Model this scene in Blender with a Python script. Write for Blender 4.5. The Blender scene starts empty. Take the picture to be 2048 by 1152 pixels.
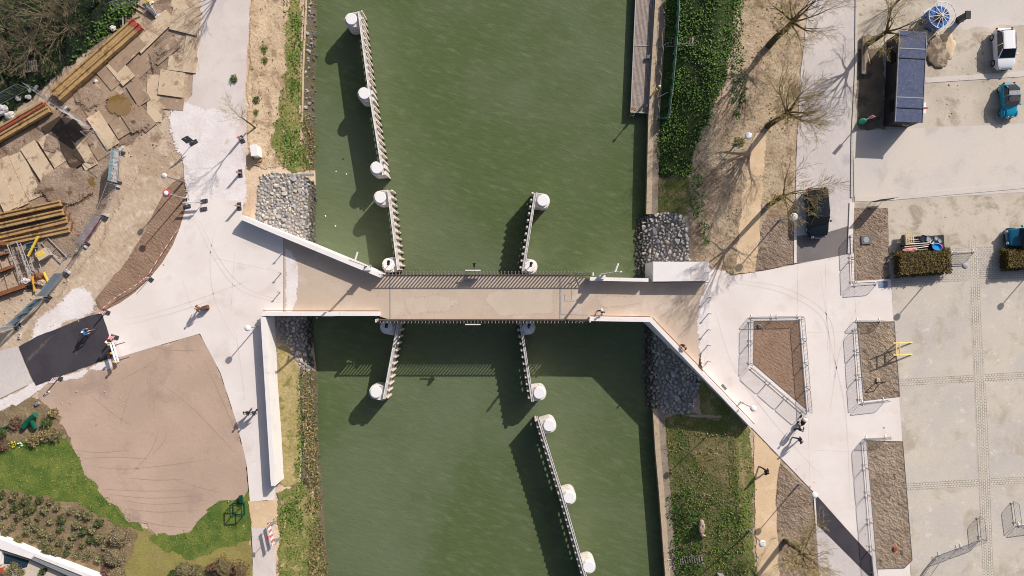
import bpy, math, random
import numpy as np
from mathutils import Vector, Matrix, noise
from mathutils.geometry import delaunay_2d_cdt
random.seed(7); R = math.radians
SC = bpy.context.scene; COL = SC.collection
CAM_H = 75.0; FX = 1536.0
def G(px, py, z=0.0):                      # ground position surveyed from the map picture at height z
    k = (CAM_H - z) / FX
    return Vector(((px-1024)*k, (576-py)*k, z))
def lin(c):
    return tuple(((v/255.0)/12.92 if v/255.0 <= .04045 else ((v/255.0+.055)/1.055)**2.4) for v in c)
# ---------------------------------------------------------------- materials
MATS = {}
def nodes(name):
    m = bpy.data.materials.new(name); m.use_nodes = True
    nt = m.node_tree; b = nt.nodes['Principled BSDF']
    return m, nt, b
def N(nt, t, **kw):
    n = nt.nodes.new(t)
    for k, v in kw.items():
        if k.startswith('i_'):
            n.inputs[k[2:].replace('_', ' ')].default_value = v
        else: setattr(n, k, v)
    return n
def mixc(nt, fac, a, b, mode='MIX'):
    n = nt.nodes.new('ShaderNodeMix'); n.data_type = 'RGBA'; n.blend_type = mode
    for sock, v in ((n.inputs[0], fac), (n.inputs[6], a), (n.inputs[7], b)):
        if hasattr(v, 'is_output') or isinstance(v, bpy.types.NodeSocket): nt.links.new(v, sock)
        elif isinstance(v, (int, float)): sock.default_value = v
        else: sock.default_value = (*v, 1) if len(v) == 3 else v
    return n.outputs[2]
def ramp(nt, src, lo, hi):
    n = nt.nodes.new('ShaderNodeMapRange'); n.interpolation_type = 'SMOOTHSTEP'
    nt.links.new(src, n.inputs[0]); n.inputs[1].default_value = lo; n.inputs[2].default_value = hi
    return n.outputs[0]
def noise_tex(nt, vec, scale, detail=5, rough=.6, dist=0):
    n = N(nt, 'ShaderNodeTexNoise'); n.inputs['Scale'].default_value = scale
    n.inputs['Detail'].default_value = detail; n.inputs['Roughness'].default_value = rough
    n.inputs['Distortion'].default_value = dist
    nt.links.new(vec, n.inputs['Vector']); return n.outputs['Fac']
def vec_pos(nt, stretch=None, rot=0):
    g = N(nt, 'ShaderNodeNewGeometry')
    if not stretch and not rot: return g.outputs['Position']
    m = N(nt, 'ShaderNodeMapping'); m.vector_type = 'TEXTURE'; m.inputs['Rotation'].default_value = (0, 0, rot)
    s = stretch or (1, 1, 1); m.inputs['Scale'].default_value = (1/s[0], 1/s[1], 1/s[2])
    nt.links.new(g.outputs['Position'], m.inputs['Vector']); return m.outputs['Vector']
def ground(name, c1, c2, s=.35, c3=None, t3=(.55, .68), s3=.6, fine=.18, fs=9, bump=.0, bs=3, bd=.05,
           rough=.9, stretch=None, rot=0, fade=False, c4=None, t4=(.62, .7), s4=4, line=None, spec=.25):
    """natural surface: broad mottling, patches, fine grain and relief"""
    m, nt, b = nodes(name); L = nt.links
    v = vec_pos(nt); vs = vec_pos(nt, stretch, rot) if stretch else v
    col = mixc(nt, ramp(nt, noise_tex(nt, v, s, 6), .36, .64), lin(c1), lin(c2))
    if c3: col = mixc(nt, ramp(nt, noise_tex(nt, v, s3, 7, .65, .4), *t3), col, lin(c3))
    if c4: col = mixc(nt, ramp(nt, noise_tex(nt, vs, s4, 5, .7), *t4), col, lin(c4))
    fn = noise_tex(nt, vs, fs, 4, .7)
    mr = N(nt, 'ShaderNodeMapRange'); L.new(fn, mr.inputs[0])
    mr.inputs[1].default_value = .25; mr.inputs[2].default_value = .75
    mr.inputs[3].default_value = 1-fine*2; mr.inputs[4].default_value = 1+fine*2
    sc = N(nt, 'ShaderNodeVectorMath', operation='SCALE'); L.new(col, sc.inputs[0]); L.new(mr.outputs[0], sc.inputs['Scale'])
    L.new(sc.outputs[0], b.inputs['Base Color'])
    b.inputs['Roughness'].default_value = rough; b.inputs['Specular IOR Level'].default_value = spec
    if bump:
        bn = N(nt, 'ShaderNodeBump'); bn.inputs['Strength'].default_value = bump; bn.inputs['Distance'].default_value = bd
        L.new(noise_tex(nt, vs, bs, 7, .65), bn.inputs['Height']); L.new(bn.outputs[0], b.inputs['Normal'])
    if fade:
        at = N(nt, 'ShaderNodeAttribute'); at.attribute_name = 'fade'
        ad = N(nt, 'ShaderNodeMath', operation='MULTIPLY_ADD'); L.new(noise_tex(nt, v, 1.8, 8, .75), ad.inputs[0])
        ad.inputs[1].default_value = 1.0; L.new(at.outputs['Fac'], ad.inputs[2])
        a2 = N(nt, 'ShaderNodeMath', operation='MULTIPLY_ADD'); L.new(noise_tex(nt, v, 9, 3, .7), a2.inputs[0]); a2.inputs[1].default_value = .7; L.new(ad.outputs[0], a2.inputs[2])
        L.new(ramp(nt, a2.outputs[0], 1.1, 1.13), b.inputs['Alpha'])
    MATS[name] = m; return m
def plain(name, c, rough=.6, metal=0, var=.08, s=3, spec=.4, c2=None, t2=(.55, .65), s2=2, coat=0, bump=0):
    m, nt, b = nodes(name); L = nt.links
    tc = N(nt, 'ShaderNodeTexCoord'); v = tc.outputs['Object']
    col = mixc(nt, ramp(nt, noise_tex(nt, v, s, 5), .3, .7), tuple(x*(1-var) for x in lin(c)), tuple(min(1, x*(1+var)) for x in lin(c)))
    if c2: col = mixc(nt, ramp(nt, noise_tex(nt, v, s2, 6, .65), *t2), col, lin(c2))
    L.new(col, b.inputs['Base Color'])
    b.inputs['Roughness'].default_value = rough; b.inputs['Metallic'].default_value = metal
    b.inputs['Specular IOR Level'].default_value = spec; b.inputs['Coat Weight'].default_value = coat
    if bump:
        bn = N(nt, 'ShaderNodeBump'); bn.inputs['Strength'].default_value = bump; bn.inputs['Distance'].default_value = .03
        L.new(noise_tex(nt, v, s*4, 6, .65), bn.inputs['Height']); L.new(bn.outputs[0], b.inputs['Normal'])
    MATS[name] = m; return m
def foliage(name, cols, rough=.7, big=1.2):
    """leaf colours varied from leaf to leaf and in patches"""
    m, nt, b = nodes(name); L = nt.links
    g = N(nt, 'ShaderNodeNewGeometry'); r = N(nt, 'ShaderNodeValToRGB')
    L.new(g.outputs['Random Per Island'], r.inputs[0])
    e = r.color_ramp.elements
    while len(e) < len(cols): e.new(.5)
    for i, c in enumerate(cols): e[i].position = i/(len(cols)-1); e[i].color = (*lin(c), 1)
    n = noise_tex(nt, g.outputs['Position'], big, 4)
    mr = N(nt, 'ShaderNodeMapRange'); L.new(n, mr.inputs[0]); mr.inputs[1].default_value = .3; mr.inputs[2].default_value = .7
    mr.inputs[3].default_value = .7; mr.inputs[4].default_value = 1.3
    sc = N(nt, 'ShaderNodeVectorMath', operation='SCALE'); L.new(r.outputs[0], sc.inputs[0]); L.new(mr.outputs[0], sc.inputs['Scale'])
    L.new(sc.outputs[0], b.inputs['Base Color']); b.inputs['Roughness'].default_value = rough
    b.inputs['Specular IOR Level'].default_value = .2
    MATS[name] = m; return m
def stripes(name, c1, c2, width, axis=2, rough=.6, diag=0):
    m, nt, b = nodes(name); L = nt.links
    tc = N(nt, 'ShaderNodeTexCoord'); s = N(nt, 'ShaderNodeSeparateXYZ'); L.new(tc.outputs['Object'], s.inputs[0])
    src = s.outputs[axis]
    if diag:
        ad = N(nt, 'ShaderNodeMath', operation='MULTIPLY_ADD'); L.new(s.outputs[0], ad.inputs[0]); ad.inputs[1].default_value = diag
        L.new(s.outputs[axis], ad.inputs[2]); src = ad.outputs[0]
    d = N(nt, 'ShaderNodeMath', operation='DIVIDE'); L.new(src, d.inputs[0]); d.inputs[1].default_value = width*2
    f = N(nt, 'ShaderNodeMath', operation='FRACT'); L.new(d.outputs[0], f.inputs[0])
    g = N(nt, 'ShaderNodeMath', operation='GREATER_THAN'); L.new(f.outputs[0], g.inputs[0]); g.inputs[1].default_value = .5
    L.new(mixc(nt, g.outputs[0], lin(c1), lin(c2)), b.inputs['Base Color']); b.inputs['Roughness'].default_value = rough
    MATS[name] = m; return m
# ---------------------------------------------------------------- mesh building
class MB:
    def __init__(s): s.v = []; s.f = []; s.mi = []
    def add(s, vs, fs, mi=0):
        o = len(s.v); s.v += [tuple(p) for p in vs]; s.f += [tuple(i+o for i in f) for f in fs]; s.mi += [mi]*len(fs); return s
    def box(s, c, d, rz=0, mi=0, taper=1.0, rot=None):
        hx, hy, hz = d[0]/2, d[1]/2, d[2]/2
        P = [Vector((x*hx*(taper if z > 0 else 1), y*hy*(taper if z > 0 else 1), z*hz)) for z in (-1, 1) for x, y in ((-1, -1), (1, -1), (1, 1), (-1, 1))]
        M = rot if rot is not None else Matrix.Rotation(rz, 3, 'Z')
        c = Vector(c)
        return s.add([M @ p + c for p in P], [(3, 2, 1, 0), (4, 5, 6, 7), (0, 1, 5, 4), (1, 2, 6, 5), (2, 3, 7, 6), (3, 0, 4, 7)], mi)
    def beam(s, a, b, w, h, mi=0, up=(0, 0, 1)):
        a = Vector(a); b = Vector(b); u = (b-a); L = u.length; u.normalize()
        w_ = Vector(up).cross(u)
        if w_.length < 1e-4: w_ = Vector((1, 0, 0))
        w_.normalize(); t = u.cross(w_)
        M = Matrix((u, w_, t)).transposed()
        return s.box((a+b)/2, (L, w, h), rot=M, mi=mi)
    def tube(s, a, b, r0, r1=None, n=6, mi=0, cap=True):
        r1 = r0 if r1 is None else r1
        a = Vector(a); b = Vector(b); u = (b-a)
        if u.length < 1e-6: return s
        u.normalize(); w = u.orthogonal().normalized(); t = u.cross(w)
        vs = []
        for p, r in ((a, r0), (b, r1)):
            for i in range(n):
                an = 2*math.pi*i/n; vs.append(p + w*(r*math.cos(an)) + t*(r*math.sin(an)))
        fs = [(i, (i+1) % n, n+(i+1) % n, n+i) for i in range(n)]
        if cap: fs += [tuple(range(n-1, -1, -1)), tuple(range(n, 2*n))]
        return s.add(vs, fs, mi)
    def path(s, pts, r, n=6, mi=0):
        for a, b in zip(pts, pts[1:]): s.tube(a, b, r, r, n, mi)
        return s
    def lathe(s, prof, c=(0, 0, 0), n=20, mi=0, sx=1, sy=1):
        vs = []; c = Vector(c)
        for r, z in prof:
            for i in range(n):
                an = 2*math.pi*i/n; vs.append(c+Vector((r*sx*math.cos(an), r*sy*math.sin(an), z)))
        fs = []
        for k in range(len(prof)-1):
            for i in range(n): fs.append((k*n+i, k*n+(i+1) % n, (k+1)*n+(i+1) % n, (k+1)*n+i))
        fs += [tuple(range(n-1, -1, -1)), tuple(range((len(prof)-1)*n, len(prof)*n))]
        return s.add(vs, fs, mi)
    def prism(s, poly, z0, z1, mi=0):
        n = len(poly); area = sum(poly[i][0]*poly[(i+1) % n][1]-poly[(i+1) % n][0]*poly[i][1] for i in range(n))
        if area < 0: poly = poly[::-1]
        vs = [(p[0], p[1], z0) for p in poly]+[(p[0], p[1], z1) for p in poly]
        fs = [tuple(range(n-1, -1, -1)), tuple(range(n, 2*n))]+[(i, (i+1) % n, n+(i+1) % n, n+i) for i in range(n)]
        return s.add(vs, fs, mi)
    def ball(s, c, r, seg=10, rings=6, mi=0, nz=0, seed=0):
        rx, ry, rz = (r, r, r) if isinstance(r, (int, float)) else r
        vs = []; c = Vector(c)
        for k in range(1, rings):
            th = math.pi*k/rings
            for i in range(seg):
                an = 2*math.pi*i/seg; d = Vector((math.sin(th)*math.cos(an), math.sin(th)*math.sin(an), math.cos(th)))
                q = 1+nz*noise.noise(d*2.1+Vector((seed*7.3, seed, 0)))
                vs.append(c+Vector((d.x*rx, d.y*ry, d.z*rz))*q)
        vs += [c+Vector((0, 0, rz)), c-Vector((0, 0, rz))]
        fs = []
        for k in range(rings-2):
            for i in range(seg): fs.append((k*seg+i, (k+1)*seg+i, (k+1)*seg+(i+1) % seg, k*seg+(i+1) % seg))
        T = len(vs)-2
        for i in range(seg):
            fs.append((T, i, (i+1) % seg)); fs.append((T+1, (rings-2)*seg+(i+1) % seg, (rings-2)*seg+i))
        return s.add(vs, fs, mi)
    def loft(s, rings, mi=0):
        n = len(rings[0]); vs = [p for r in rings for p in r]; fs = []
        for k in range(len(rings)-1):
            for i in range(n): fs.append((k*n+i, k*n+(i+1) % n, (k+1)*n+(i+1) % n, (k+1)*n+i))
        fs += [tuple(range(n-1, -1, -1)), tuple(range((len(rings)-1)*n, len(rings)*n))]
        return s.add(vs, fs, mi)
    def mesh(s, name, mats, smooth=False):
        me = bpy.data.meshes.new(name); me.from_pydata(s.v, [], s.f)
        for m in (mats if isinstance(mats, (list, tuple)) else [mats]): me.materials.append(MATS[m] if isinstance(m, str) else m)
        if any(s.mi): me.polygons.foreach_set('material_index', s.mi)
        if smooth: me.polygons.foreach_set('use_smooth', [True]*len(me.polygons))
        me.update(); return me
    def obj(s, name, mats, parent=None, smooth=False, loc=None):
        o = bpy.data.objects.new(name, s.mesh(name, mats, smooth)); COL.objects.link(o)
        if parent: o.parent = parent
        if loc is not None: o.location = loc
        return o
def tag(o, label, cat, group=None, kind=None):
    o['label'] = label; o['category'] = cat
    if group: o['group'] = group
    if kind: o['kind'] = kind
    return o
def thing(name, label, cat, loc=(0, 0, 0), rz=0, group=None):
    o = bpy.data.objects.new(name, None); COL.objects.link(o); o.empty_display_size = .3
    o.location = loc; o.rotation_euler = (0, 0, rz); return tag(o, label, cat, group)
def one(name, mb, mats, label, cat, loc=(0, 0, 0), rz=0, group=None, smooth=False, kind=None):
    o = mb.obj(name, mats, None, smooth); o.location = loc; o.rotation_euler = (0, 0, rz)
    return tag(o, label, cat, group, kind)
def dup(root, loc, rz=0, label=None, group=None, scale=None):
    r = root.copy(); COL.objects.link(r); r.location = loc; r.rotation_euler = (0, 0, rz)
    if label: r['label'] = label
    if group: r['group'] = group
    if scale: r.scale = scale
    for ch in list(root.children):
        c = ch.copy(); COL.objects.link(c); c.parent = r
        for g in list(ch.children):
            d = g.copy(); COL.objects.link(d); d.parent = c
    return r
# ---------------------------------------------------------------- terrain
WZ = -3.9
def curve(pts, z):
    P = sorted((G(x, y, z).y, G(x, y, z).x) for x, y in pts)
    ys = [p[0] for p in P]; xs = [p[1] for p in P]
    return lambda y: float(np.interp(y, ys, xs))
XL = curve([(636, -200), (634, 0), (628, 250), (632, 360), (627, 560), (624, 660), (636, 760), (634, 860), (646, 1000), (655, 1152), (662, 1350)], WZ)
XQ = curve([(1322, -200), (1311, 0), (1297, 240), (1293, 420), (1300, 600), (1306, 820), (1311, 900), (1318, 980), (1331, 1152), (1346, 1350)], -2.7)
XR = curve([(1276, 400), (1270, 470), (1276, 560), (1290, 640), (1289, 740), (1292, 850)], WZ)
PL = ([-2.5, -.4, 0, .8, 2.0, 4.2, 6.2, 6.8], [-6, -4.3, -3.95, -3.1, -2.35, -1.25, -.15, -.03])
PR = ([-2.5, -.4, 0, 1.5, 5.0, 6.2], [-6, -4.3, -3.95, -3.0, -.6, -.03])
def sm(a, b, x):
    t = min(1, max(0, (x-a)/(b-a))); return t*t*(3-2*t)
Y1a, Y1b = G(0, 424).y, G(0, 560).y; Y2a, Y2b = G(0, 640).y, G(0, 822).y
def T(x, y):
    if x < 0:
        return float(np.interp(XL(y)-x, PL[0], PL[1]))
    w0 = 5.6 if y > 0 else 7.4
    zq = float(np.interp(x-XQ(y), [-.1, .7, 1.2, w0*.6, w0], [-6, -2.9, -2.75, -1.3, -.03]))
    zr = float(np.interp(x-XR(y), PR[0], PR[1]))
    w = sm(Y1a+.5, Y1a-.3, y)*sm(Y2b-.9, Y2b-.1, y)
    return zr*w+zq*(1-w)
def GT(px, py, off=0):
    p = G(px, py)
    for _ in range(5): p = G(px, py, T(p.x, p.y)+off)
    return p
def build_terrain():
    xs = [-1500, -500, -200, -100, -70]+list(np.arange(-56, 56.1, .7))+[70, 100, 200, 500, 1500]
    xs = sorted(set([round(float(v), 3) for v in xs]+[round(float(v), 3) for v in np.arange(-29, -18, .35)]+[round(float(v), 3) for v in np.arange(11, 26, .35)]))
    ys = [-1500, -500, -200, -90, -50]+list(np.arange(-34, 34.1, .7))+[50, 90, 200, 500, 1500]
    V = [(x, float(y), T(x, float(y))) for y in ys for x in xs]; n = len(xs)
    F = [(j*n+i, j*n+i+1, (j+1)*n+i+1, (j+1)*n+i) for j in range(len(ys)-1) for i in range(n-1)]
    mb = MB(); mb.add(V, F); o = mb.obj('ground', 'dirt', smooth=True); o['kind'] = 'structure'
def pip(P, poly):
    x, y = P[:, 0], P[:, 1]; ins = np.zeros(len(P), bool); n = len(poly)
    for i in range(n):
        x1, y1 = poly[i][0], poly[i][1]; x2, y2 = poly[(i+1) % n][0], poly[(i+1) % n][1]
        if y1 == y2: continue
        c = ((y1 > y) != (y2 > y)) & (x < (x2-x1)*(y-y1)/(y2-y1)+x1); ins ^= c
    return ins
def bdist(P, poly):
    d = np.full(len(P), 1e9); n = len(poly)
    for i in range(n):
        a = np.array(poly[i][:2]); b = np.array(poly[(i+1) % n][:2]); ab = b-a; L = max(1e-9, ab@ab)
        t = np.clip(((P-a)@ab)/L, 0, 1); q = a+t[:, None]*ab; d = np.minimum(d, np.hypot(*(P-q).T))
    return d
def wpoly(px, jit=0, step=.45, slope=False, seed=0, js=.8):
    W = [GT(*p) if slope else G(*p) for p in px]
    if not jit: return [(p.x, p.y) for p in W]
    out = []
    for i, a in enumerate(W):
        b = W[(i+1) % len(W)]; n = max(1, int((b-a).length/step))
        for k in range(n):
            p = a.lerp(b, k/n); q = Vector((p.x*js, p.y*js, seed*3.7))
            d = Vector((noise.fractal(q, .9, 2.1, 4), noise.fractal(q+Vector((31, 17, 5)), .9, 2.1, 4), 0))
            p = p+d*jit; out.append((p.x, p.y))
    return out
def sheet(name, px, mat, lev=1, jit=0, fade=0, slope=False, kind='structure', step=.45, res=None, world=None, grow=0):
    if grow:
        n = len(px); ar = sum(px[i][0]*px[(i+1) % n][1]-px[(i+1) % n][0]*px[i][1] for i in range(n)); sg = 1 if ar > 0 else -1; q = []
        for i in range(n):
            a, b, c = px[i-1], px[i], px[(i+1) % n]; d1 = Vector((b[0]-a[0], b[1]-a[1])).normalized(); d2 = Vector((c[0]-b[0], c[1]-b[1])).normalized()
            nn = Vector((d1.y+d2.y, -d1.x-d2.x)); nn = nn.normalized() if nn.length > .1 else Vector((d1.y, -d1.x)); q.append((b[0]+nn.x*grow*sg, b[1]+nn.y*grow*sg))
        px = q
    off = .004*lev if not slope else .06+.004*lev
    poly = world or wpoly(px, jit, step, slope, seed=lev+len(name))
    pts = list(poly); n0 = len(pts)
    if fade or slope or res:
        r = res or (max(.35, fade*.45) if fade else .7)
        A = np.array(poly); lo = A.min(0); hi = A.max(0)
        gx, gy = np.meshgrid(np.arange(lo[0], hi[0], r), np.arange(lo[1], hi[1], r)); P = np.c_[gx.ravel(), gy.ravel()]
        P = P+np.random.default_rng(3).uniform(-.1, .1, P.shape)*r
        P = P[pip(P, poly)]; P = P[bdist(P, poly) > r*.4]; pts += [tuple(p) for p in P]
    vs, es, fs, *_ = delaunay_2d_cdt([Vector(p) for p in pts], [], [list(range(n0))], 1, 1e-4)
    mb = MB(); mb.add([(p.x, p.y, (T(p.x, p.y) if slope else 0)+off) for p in vs], fs)
    o = mb.obj(name, mat, smooth=slope)
    me = o.data
    for p in me.polygons:
        if p.normal.z < 0: p.flip()
    if fade:
        d = bdist(np.array([(p.x, p.y) for p in vs]), poly)/fade
        at = me.attributes.new('fade', 'FLOAT', 'POINT'); at.data.foreach_set('value', np.clip(d, 0, 1).astype(np.float32))
    if kind: o['kind'] = kind
    return o
RNG = np.random.default_rng(11)
def sample(polys, dens, slope=True):
    out = []
    for px in polys:
        poly = wpoly(px, .25, .5, slope); A = np.array(poly); lo = A.min(0); hi = A.max(0)
        P = RNG.uniform(lo, hi, (int((hi-lo).prod()*dens), 2)); out.append(P[pip(P, poly)])
    return np.concatenate(out)
def tufts(name, polys, mat, dens, size, h, label, cat, flat=.5, slope=True, clump=0, parent=None, pts=None, kind='stuff', zf=None, asp=.35):
    """loose leaf or blade shaped faces scattered over an area"""
    P = sample(polys, dens, slope) if pts is None else pts
    n = len(P); z = np.array([(zf or T)(p[0], p[1]) for p in P])
    if clump:
        c = np.array([noise.noise(Vector((p[0]*clump, p[1]*clump, 3))) for p in P]); k = RNG.uniform(-.5, .6, n) < c+.25
        P = P[k]; z = z[k]; c = c[k]; n = len(P)
    else: c = np.zeros(n)
    L = RNG.uniform(*size, n); an = RNG.uniform(0, 2*np.pi, n); ti = RNG.uniform(0, 1-flat, n)
    hz = RNG.uniform(.05, 1, n)*h*(1+c)
    d = np.c_[np.cos(an)*np.cos(ti), np.sin(an)*np.cos(ti), np.sin(ti)]; w = np.c_[-np.sin(an), np.cos(an), RNG.uniform(-.5, .5, n)]
    b = np.c_[P, z+hz]; V = np.empty((n, 4, 3)); wd = (L*asp)[:, None]
    V[:, 0] = b; V[:, 1] = b+d*(L*.5)[:, None]+w*wd; V[:, 2] = b+d*L[:, None]; V[:, 3] = b+d*(L*.5)[:, None]-w*wd
    me = bpy.data.meshes.new(name); me.from_pydata(V.reshape(-1, 3).tolist(), [], np.arange(n*4).reshape(-1, 4).tolist())
    me.materials.append(MATS[mat]); o = bpy.data.objects.new(name, me); COL.objects.link(o)
    if parent: o.parent = parent
    if label: tag(o, label, cat)
    if kind: o['kind'] = kind
    return o
# ---------------------------------------------------------------- surface materials
ground('dirt', (178, 154, 132), (203, 182, 158), .25, c3=(150, 126, 106), t3=(.54, .7), s3=.5, fine=.12, bump=.7, bs=2.2, bd=.12)
ground('mud', (146, 124, 106), (172, 150, 130), .4, c3=(112, 90, 73), t3=(.52, .66), s3=.7, fine=.16, bump=.9, bs=3, bd=.14, fade=True)
ground('puddle', (142, 116, 80), (150, 126, 92), .5, c3=(130, 102, 56), t3=(.45, .6), s3=.5, fine=.04, rough=.3, fade=True, spec=.4)
ground('track', (200, 178, 154), (180, 156, 132), .3, c3=(214, 196, 176), t3=(.5, .7), s3=.9, fine=.12, bump=.7, bs=3, bd=.08, stretch=(.5, .22, 1), rot=.75, fade=True)
ground('plantdirt', (158, 130, 110), (146, 119, 99), .5, c3=(128, 103, 86), t3=(.56, .7), s3=1.2, fine=.1, fs=8, bump=.8, bs=3.4, bd=.14, stretch=(.75, 1.25, 1), rot=-.55)
ground('lump', (174, 155, 135), (152, 133, 114), .5, c3=(124, 105, 88), t3=(.55, .68), s3=1.3, fine=.12, fs=6, bump=1, bs=2.2, bd=.42, stretch=(.85, 1.2, 1), rot=-.7, c4=(120, 102, 84), t4=(.6, .68), s4=1.8)
ground('darklump', (168, 148, 130), (146, 126, 108), .5, c3=(112, 94, 80), t3=(.54, .68), s3=1.3, fine=.12, fs=6, bump=1, bs=2.4, bd=.34, stretch=(.85, 1.2, 1), rot=-.6)
ground('concrete', (230, 219, 212), (237, 227, 221), .22, c3=(220, 208, 200), t3=(.52, .75), s3=.4, fine=.03, fs=14, c4=(212, 200, 192), t4=(.66, .74), s4=1.1, bump=.1, bs=9, bd=.01)
ground('roadconcrete', (213, 200, 193), (222, 211, 204), .3, c3=(202, 190, 186), t3=(.5, .7), s3=.35, fine=.035, fs=10, stretch=(2.2, .25, 1), rot=-.05, bump=.1, bs=9, bd=.01)
ground('greyroad', (203, 194, 190), (214, 204, 198), .25, c3=(192, 184, 184), t3=(.5, .7), s3=.5, fine=.05, fs=8, stretch=(1.6, .3, 1), rot=-.03, c4=(182, 172, 166), t4=(.62, .72), s4=3, bump=.1, bs=9, bd=.01)
ground('parking', (208, 197, 182), (196, 188, 180), .16, c3=(182, 170, 152), t3=(.5, .7), s3=.3, fine=.05, fs=7, c4=(218, 208, 198), t4=(.56, .7), s4=.9, bump=.15, bs=6, bd=.02)
ground('parkstrip', (215, 204, 192), (209, 201, 194), .2, c3=(198, 188, 178), t3=(.52, .72), s3=.4, fine=.04, fs=7, bump=.1, bs=8, bd=.01)
ground('sandlot', (190, 178, 162), (206, 194, 178), .22, c3=(168, 154, 136), t3=(.5, .66), s3=.45, fine=.05, fs=8, bump=.35, bs=3.5, bd=.05, c4=(152, 138, 120), t4=(.62, .7), s4=1.1, fade=True)
ground('asphalt', (64, 61, 67), (74, 70, 75), .4, fine=.08, fs=14, c4=(112, 106, 106), t4=(.66, .72), s4=2.6, bump=.3, bs=16, bd=.02)
ground('asphaltworn', (118, 112, 112), (128, 121, 119), .4, fine=.05, fs=8, stretch=(3, .3, 1), rot=-.05, bump=.2, bs=14, bd=.02)
ground('deck', (202, 183, 164), (194, 175, 157), .18, c3=(212, 195, 180), t3=(.5, .72), s3=.22, fine=.04, fs=12, c4=(184, 164, 144), t4=(.6, .72), s4=.9, bump=.12, bs=14, bd=.01)
ground('dust', (236, 228, 226), (226, 216, 212), .5, c3=(208, 196, 184), t3=(.58, .75), s3=.7, fine=.05, fs=6, bump=.5, bs=3, bd=.05, fade=True)
ground('sandfill', (196, 170, 150), (184, 159, 141), .13, c3=(172, 149, 133), t3=(.52, .7), s3=.28, fine=.03, fs=9, c4=(150, 126, 110), t4=(.64, .74), s4=.55, bump=.45, bs=2.6, bd=.05, fade=True)
ground('tanpath', (224, 196, 160), (214, 184, 148), .35, fine=.05, fs=8, c3=(232, 206, 172), t3=(.5, .7), s3=.6, bump=.35, bs=4, bd=.03, fade=True)
ground('drybank', (176, 154, 128), (192, 171, 144), .35, c3=(146, 122, 100), t3=(.48, .66), s3=.6, fine=.16, fs=5, c4=(124, 118, 76), t4=(.56, .7), s4=1.1, bump=.9, bs=3, bd=.12, fade=True)
ground('lawn', (88, 110, 46), (118, 128, 60), .6, c3=(72, 98, 42), t3=(.5, .68), s3=.7, fine=.22, fs=7, c4=(140, 136, 70), t4=(.62, .74), s4=2, bump=.9, bs=7, bd=.06, fade=True)
ground('moss', (152, 142, 82), (138, 128, 74), .4, c3=(160, 142, 104), t3=(.52, .7), s3=.6, fine=.14, fs=6, bump=.6, bs=5, bd=.05, fade=True)
ground('bedsoil', (146, 126, 98), (124, 108, 84), .6, c3=(162, 142, 112), t3=(.54, .7), s3=1, fine=.18, fs=5, bump=.8, bs=4, bd=.1, fade=True)
ground('thicketfloor', (32, 44, 30), (48, 62, 34), .5, c3=(20, 30, 24), t3=(.45, .6), s3=.8, fine=.3, fs=5, bump=.9, bs=4, bd=.2, fade=True)  # dark green floor; shadow of trees beyond the frame is put into the colour
ground('greenslope', (98, 110, 54), (122, 122, 70), .8, c3=(150, 134, 96), t3=(.48, .64), s3=.9, fine=.26, fs=5, bump=.9, bs=4, bd=.15, fade=True)
ground('ivyfloor', (44, 60, 30), (62, 78, 38), .7, c3=(96, 88, 56), t3=(.56, .7), s3=.9, fine=.3, fs=5, bump=.9, bs=4, bd=.15, fade=True)
ground('olivegrass', (142, 130, 84), (164, 146, 106), .6, c3=(112, 110, 56), t3=(.5, .66), s3=1.1, fine=.18, fs=5, bump=.8, bs=5, bd=.08, fade=True)
ground('quaycap', (158, 142, 124), (142, 128, 114), .8, c3=(118, 106, 94), t3=(.55, .68), s3=1.4, fine=.1, fs=7, bump=.4, bs=6, bd=.03)
ground('wetbank', (104, 94, 76), (86, 80, 60), .8, fine=.2, fs=5, bump=.8, bs=4, bd=.1)
plain('whitewall', (238, 232, 229), .6, var=.03, s=.6, c2=(224, 218, 214), t2=(.55, .75), s2=.7)
plain('whitesteel', (232, 225, 220), .5, var=.04, s=2, c2=(206, 196, 184), t2=(.6, .72), s2=3)
plain('pilecream', (214, 203, 190), .6, var=.1, s=2, c2=(168, 150, 132), t2=(.58, .7), s2=4)
plain('beamgrey', (190, 186, 184), .5, var=.1, s=2, c2=(226, 220, 214), t2=(.5, .6), s2=2.5)
plain('galv', (176, 176, 178), .45, .5, var=.06)
plain('darkgalv', (112, 112, 114), .5, .3, var=.08)
plain('darksteel', (46, 48, 52), .5, .3, var=.1)
plain('railbrown', (112, 92, 84), .5, .1, var=.1)
plain('handwood', (128, 88, 56), .6, var=.1)
plain('rubber', (62, 62, 64), .85, var=.15)
plain('black', (26, 27, 30), .5)
plain('red', (196, 40, 46), .5); plain('white', (240, 238, 236), .5, var=.02)
plain('yellow', (228, 198, 74), .5); plain('amber', (216, 160, 58), .5)
plain('rust', (138, 86, 58), .8, var=.2, c2=(96, 62, 46), s2=3); plain('redpaint', (172, 78, 70), .7, var=.15, c2=(150, 110, 84), t2=(.52, .62), s2=2); plain('dolphinwhite', (226, 219, 213), .5, var=.05, s=2, c2=(198, 188, 176), t2=(.58, .72), s2=2.5); plain('cagegreen', (20, 70, 54), .5, var=.1)
plain('pilesteel', (178, 146, 100), .75, var=.14, s=1.2, c2=(128, 102, 68), t2=(.5, .66), s2=1.8, bump=.2)
plain('piledark', (120, 92, 62), .8, var=.15, s=1.2, c2=(86, 66, 48), t2=(.5, .66), s2=1.8, bump=.2)
ground('plate', (204, 181, 152), (212, 190, 162), .5, c3=(166, 142, 118), t3=(.52, .62), s3=.9, fine=.06, fs=8, c4=(150, 127, 106), t4=(.6, .66), s4=2.2, stretch=(.5, 1.6, 1), rot=.7, bump=.3, bs=6, bd=.02)
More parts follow.
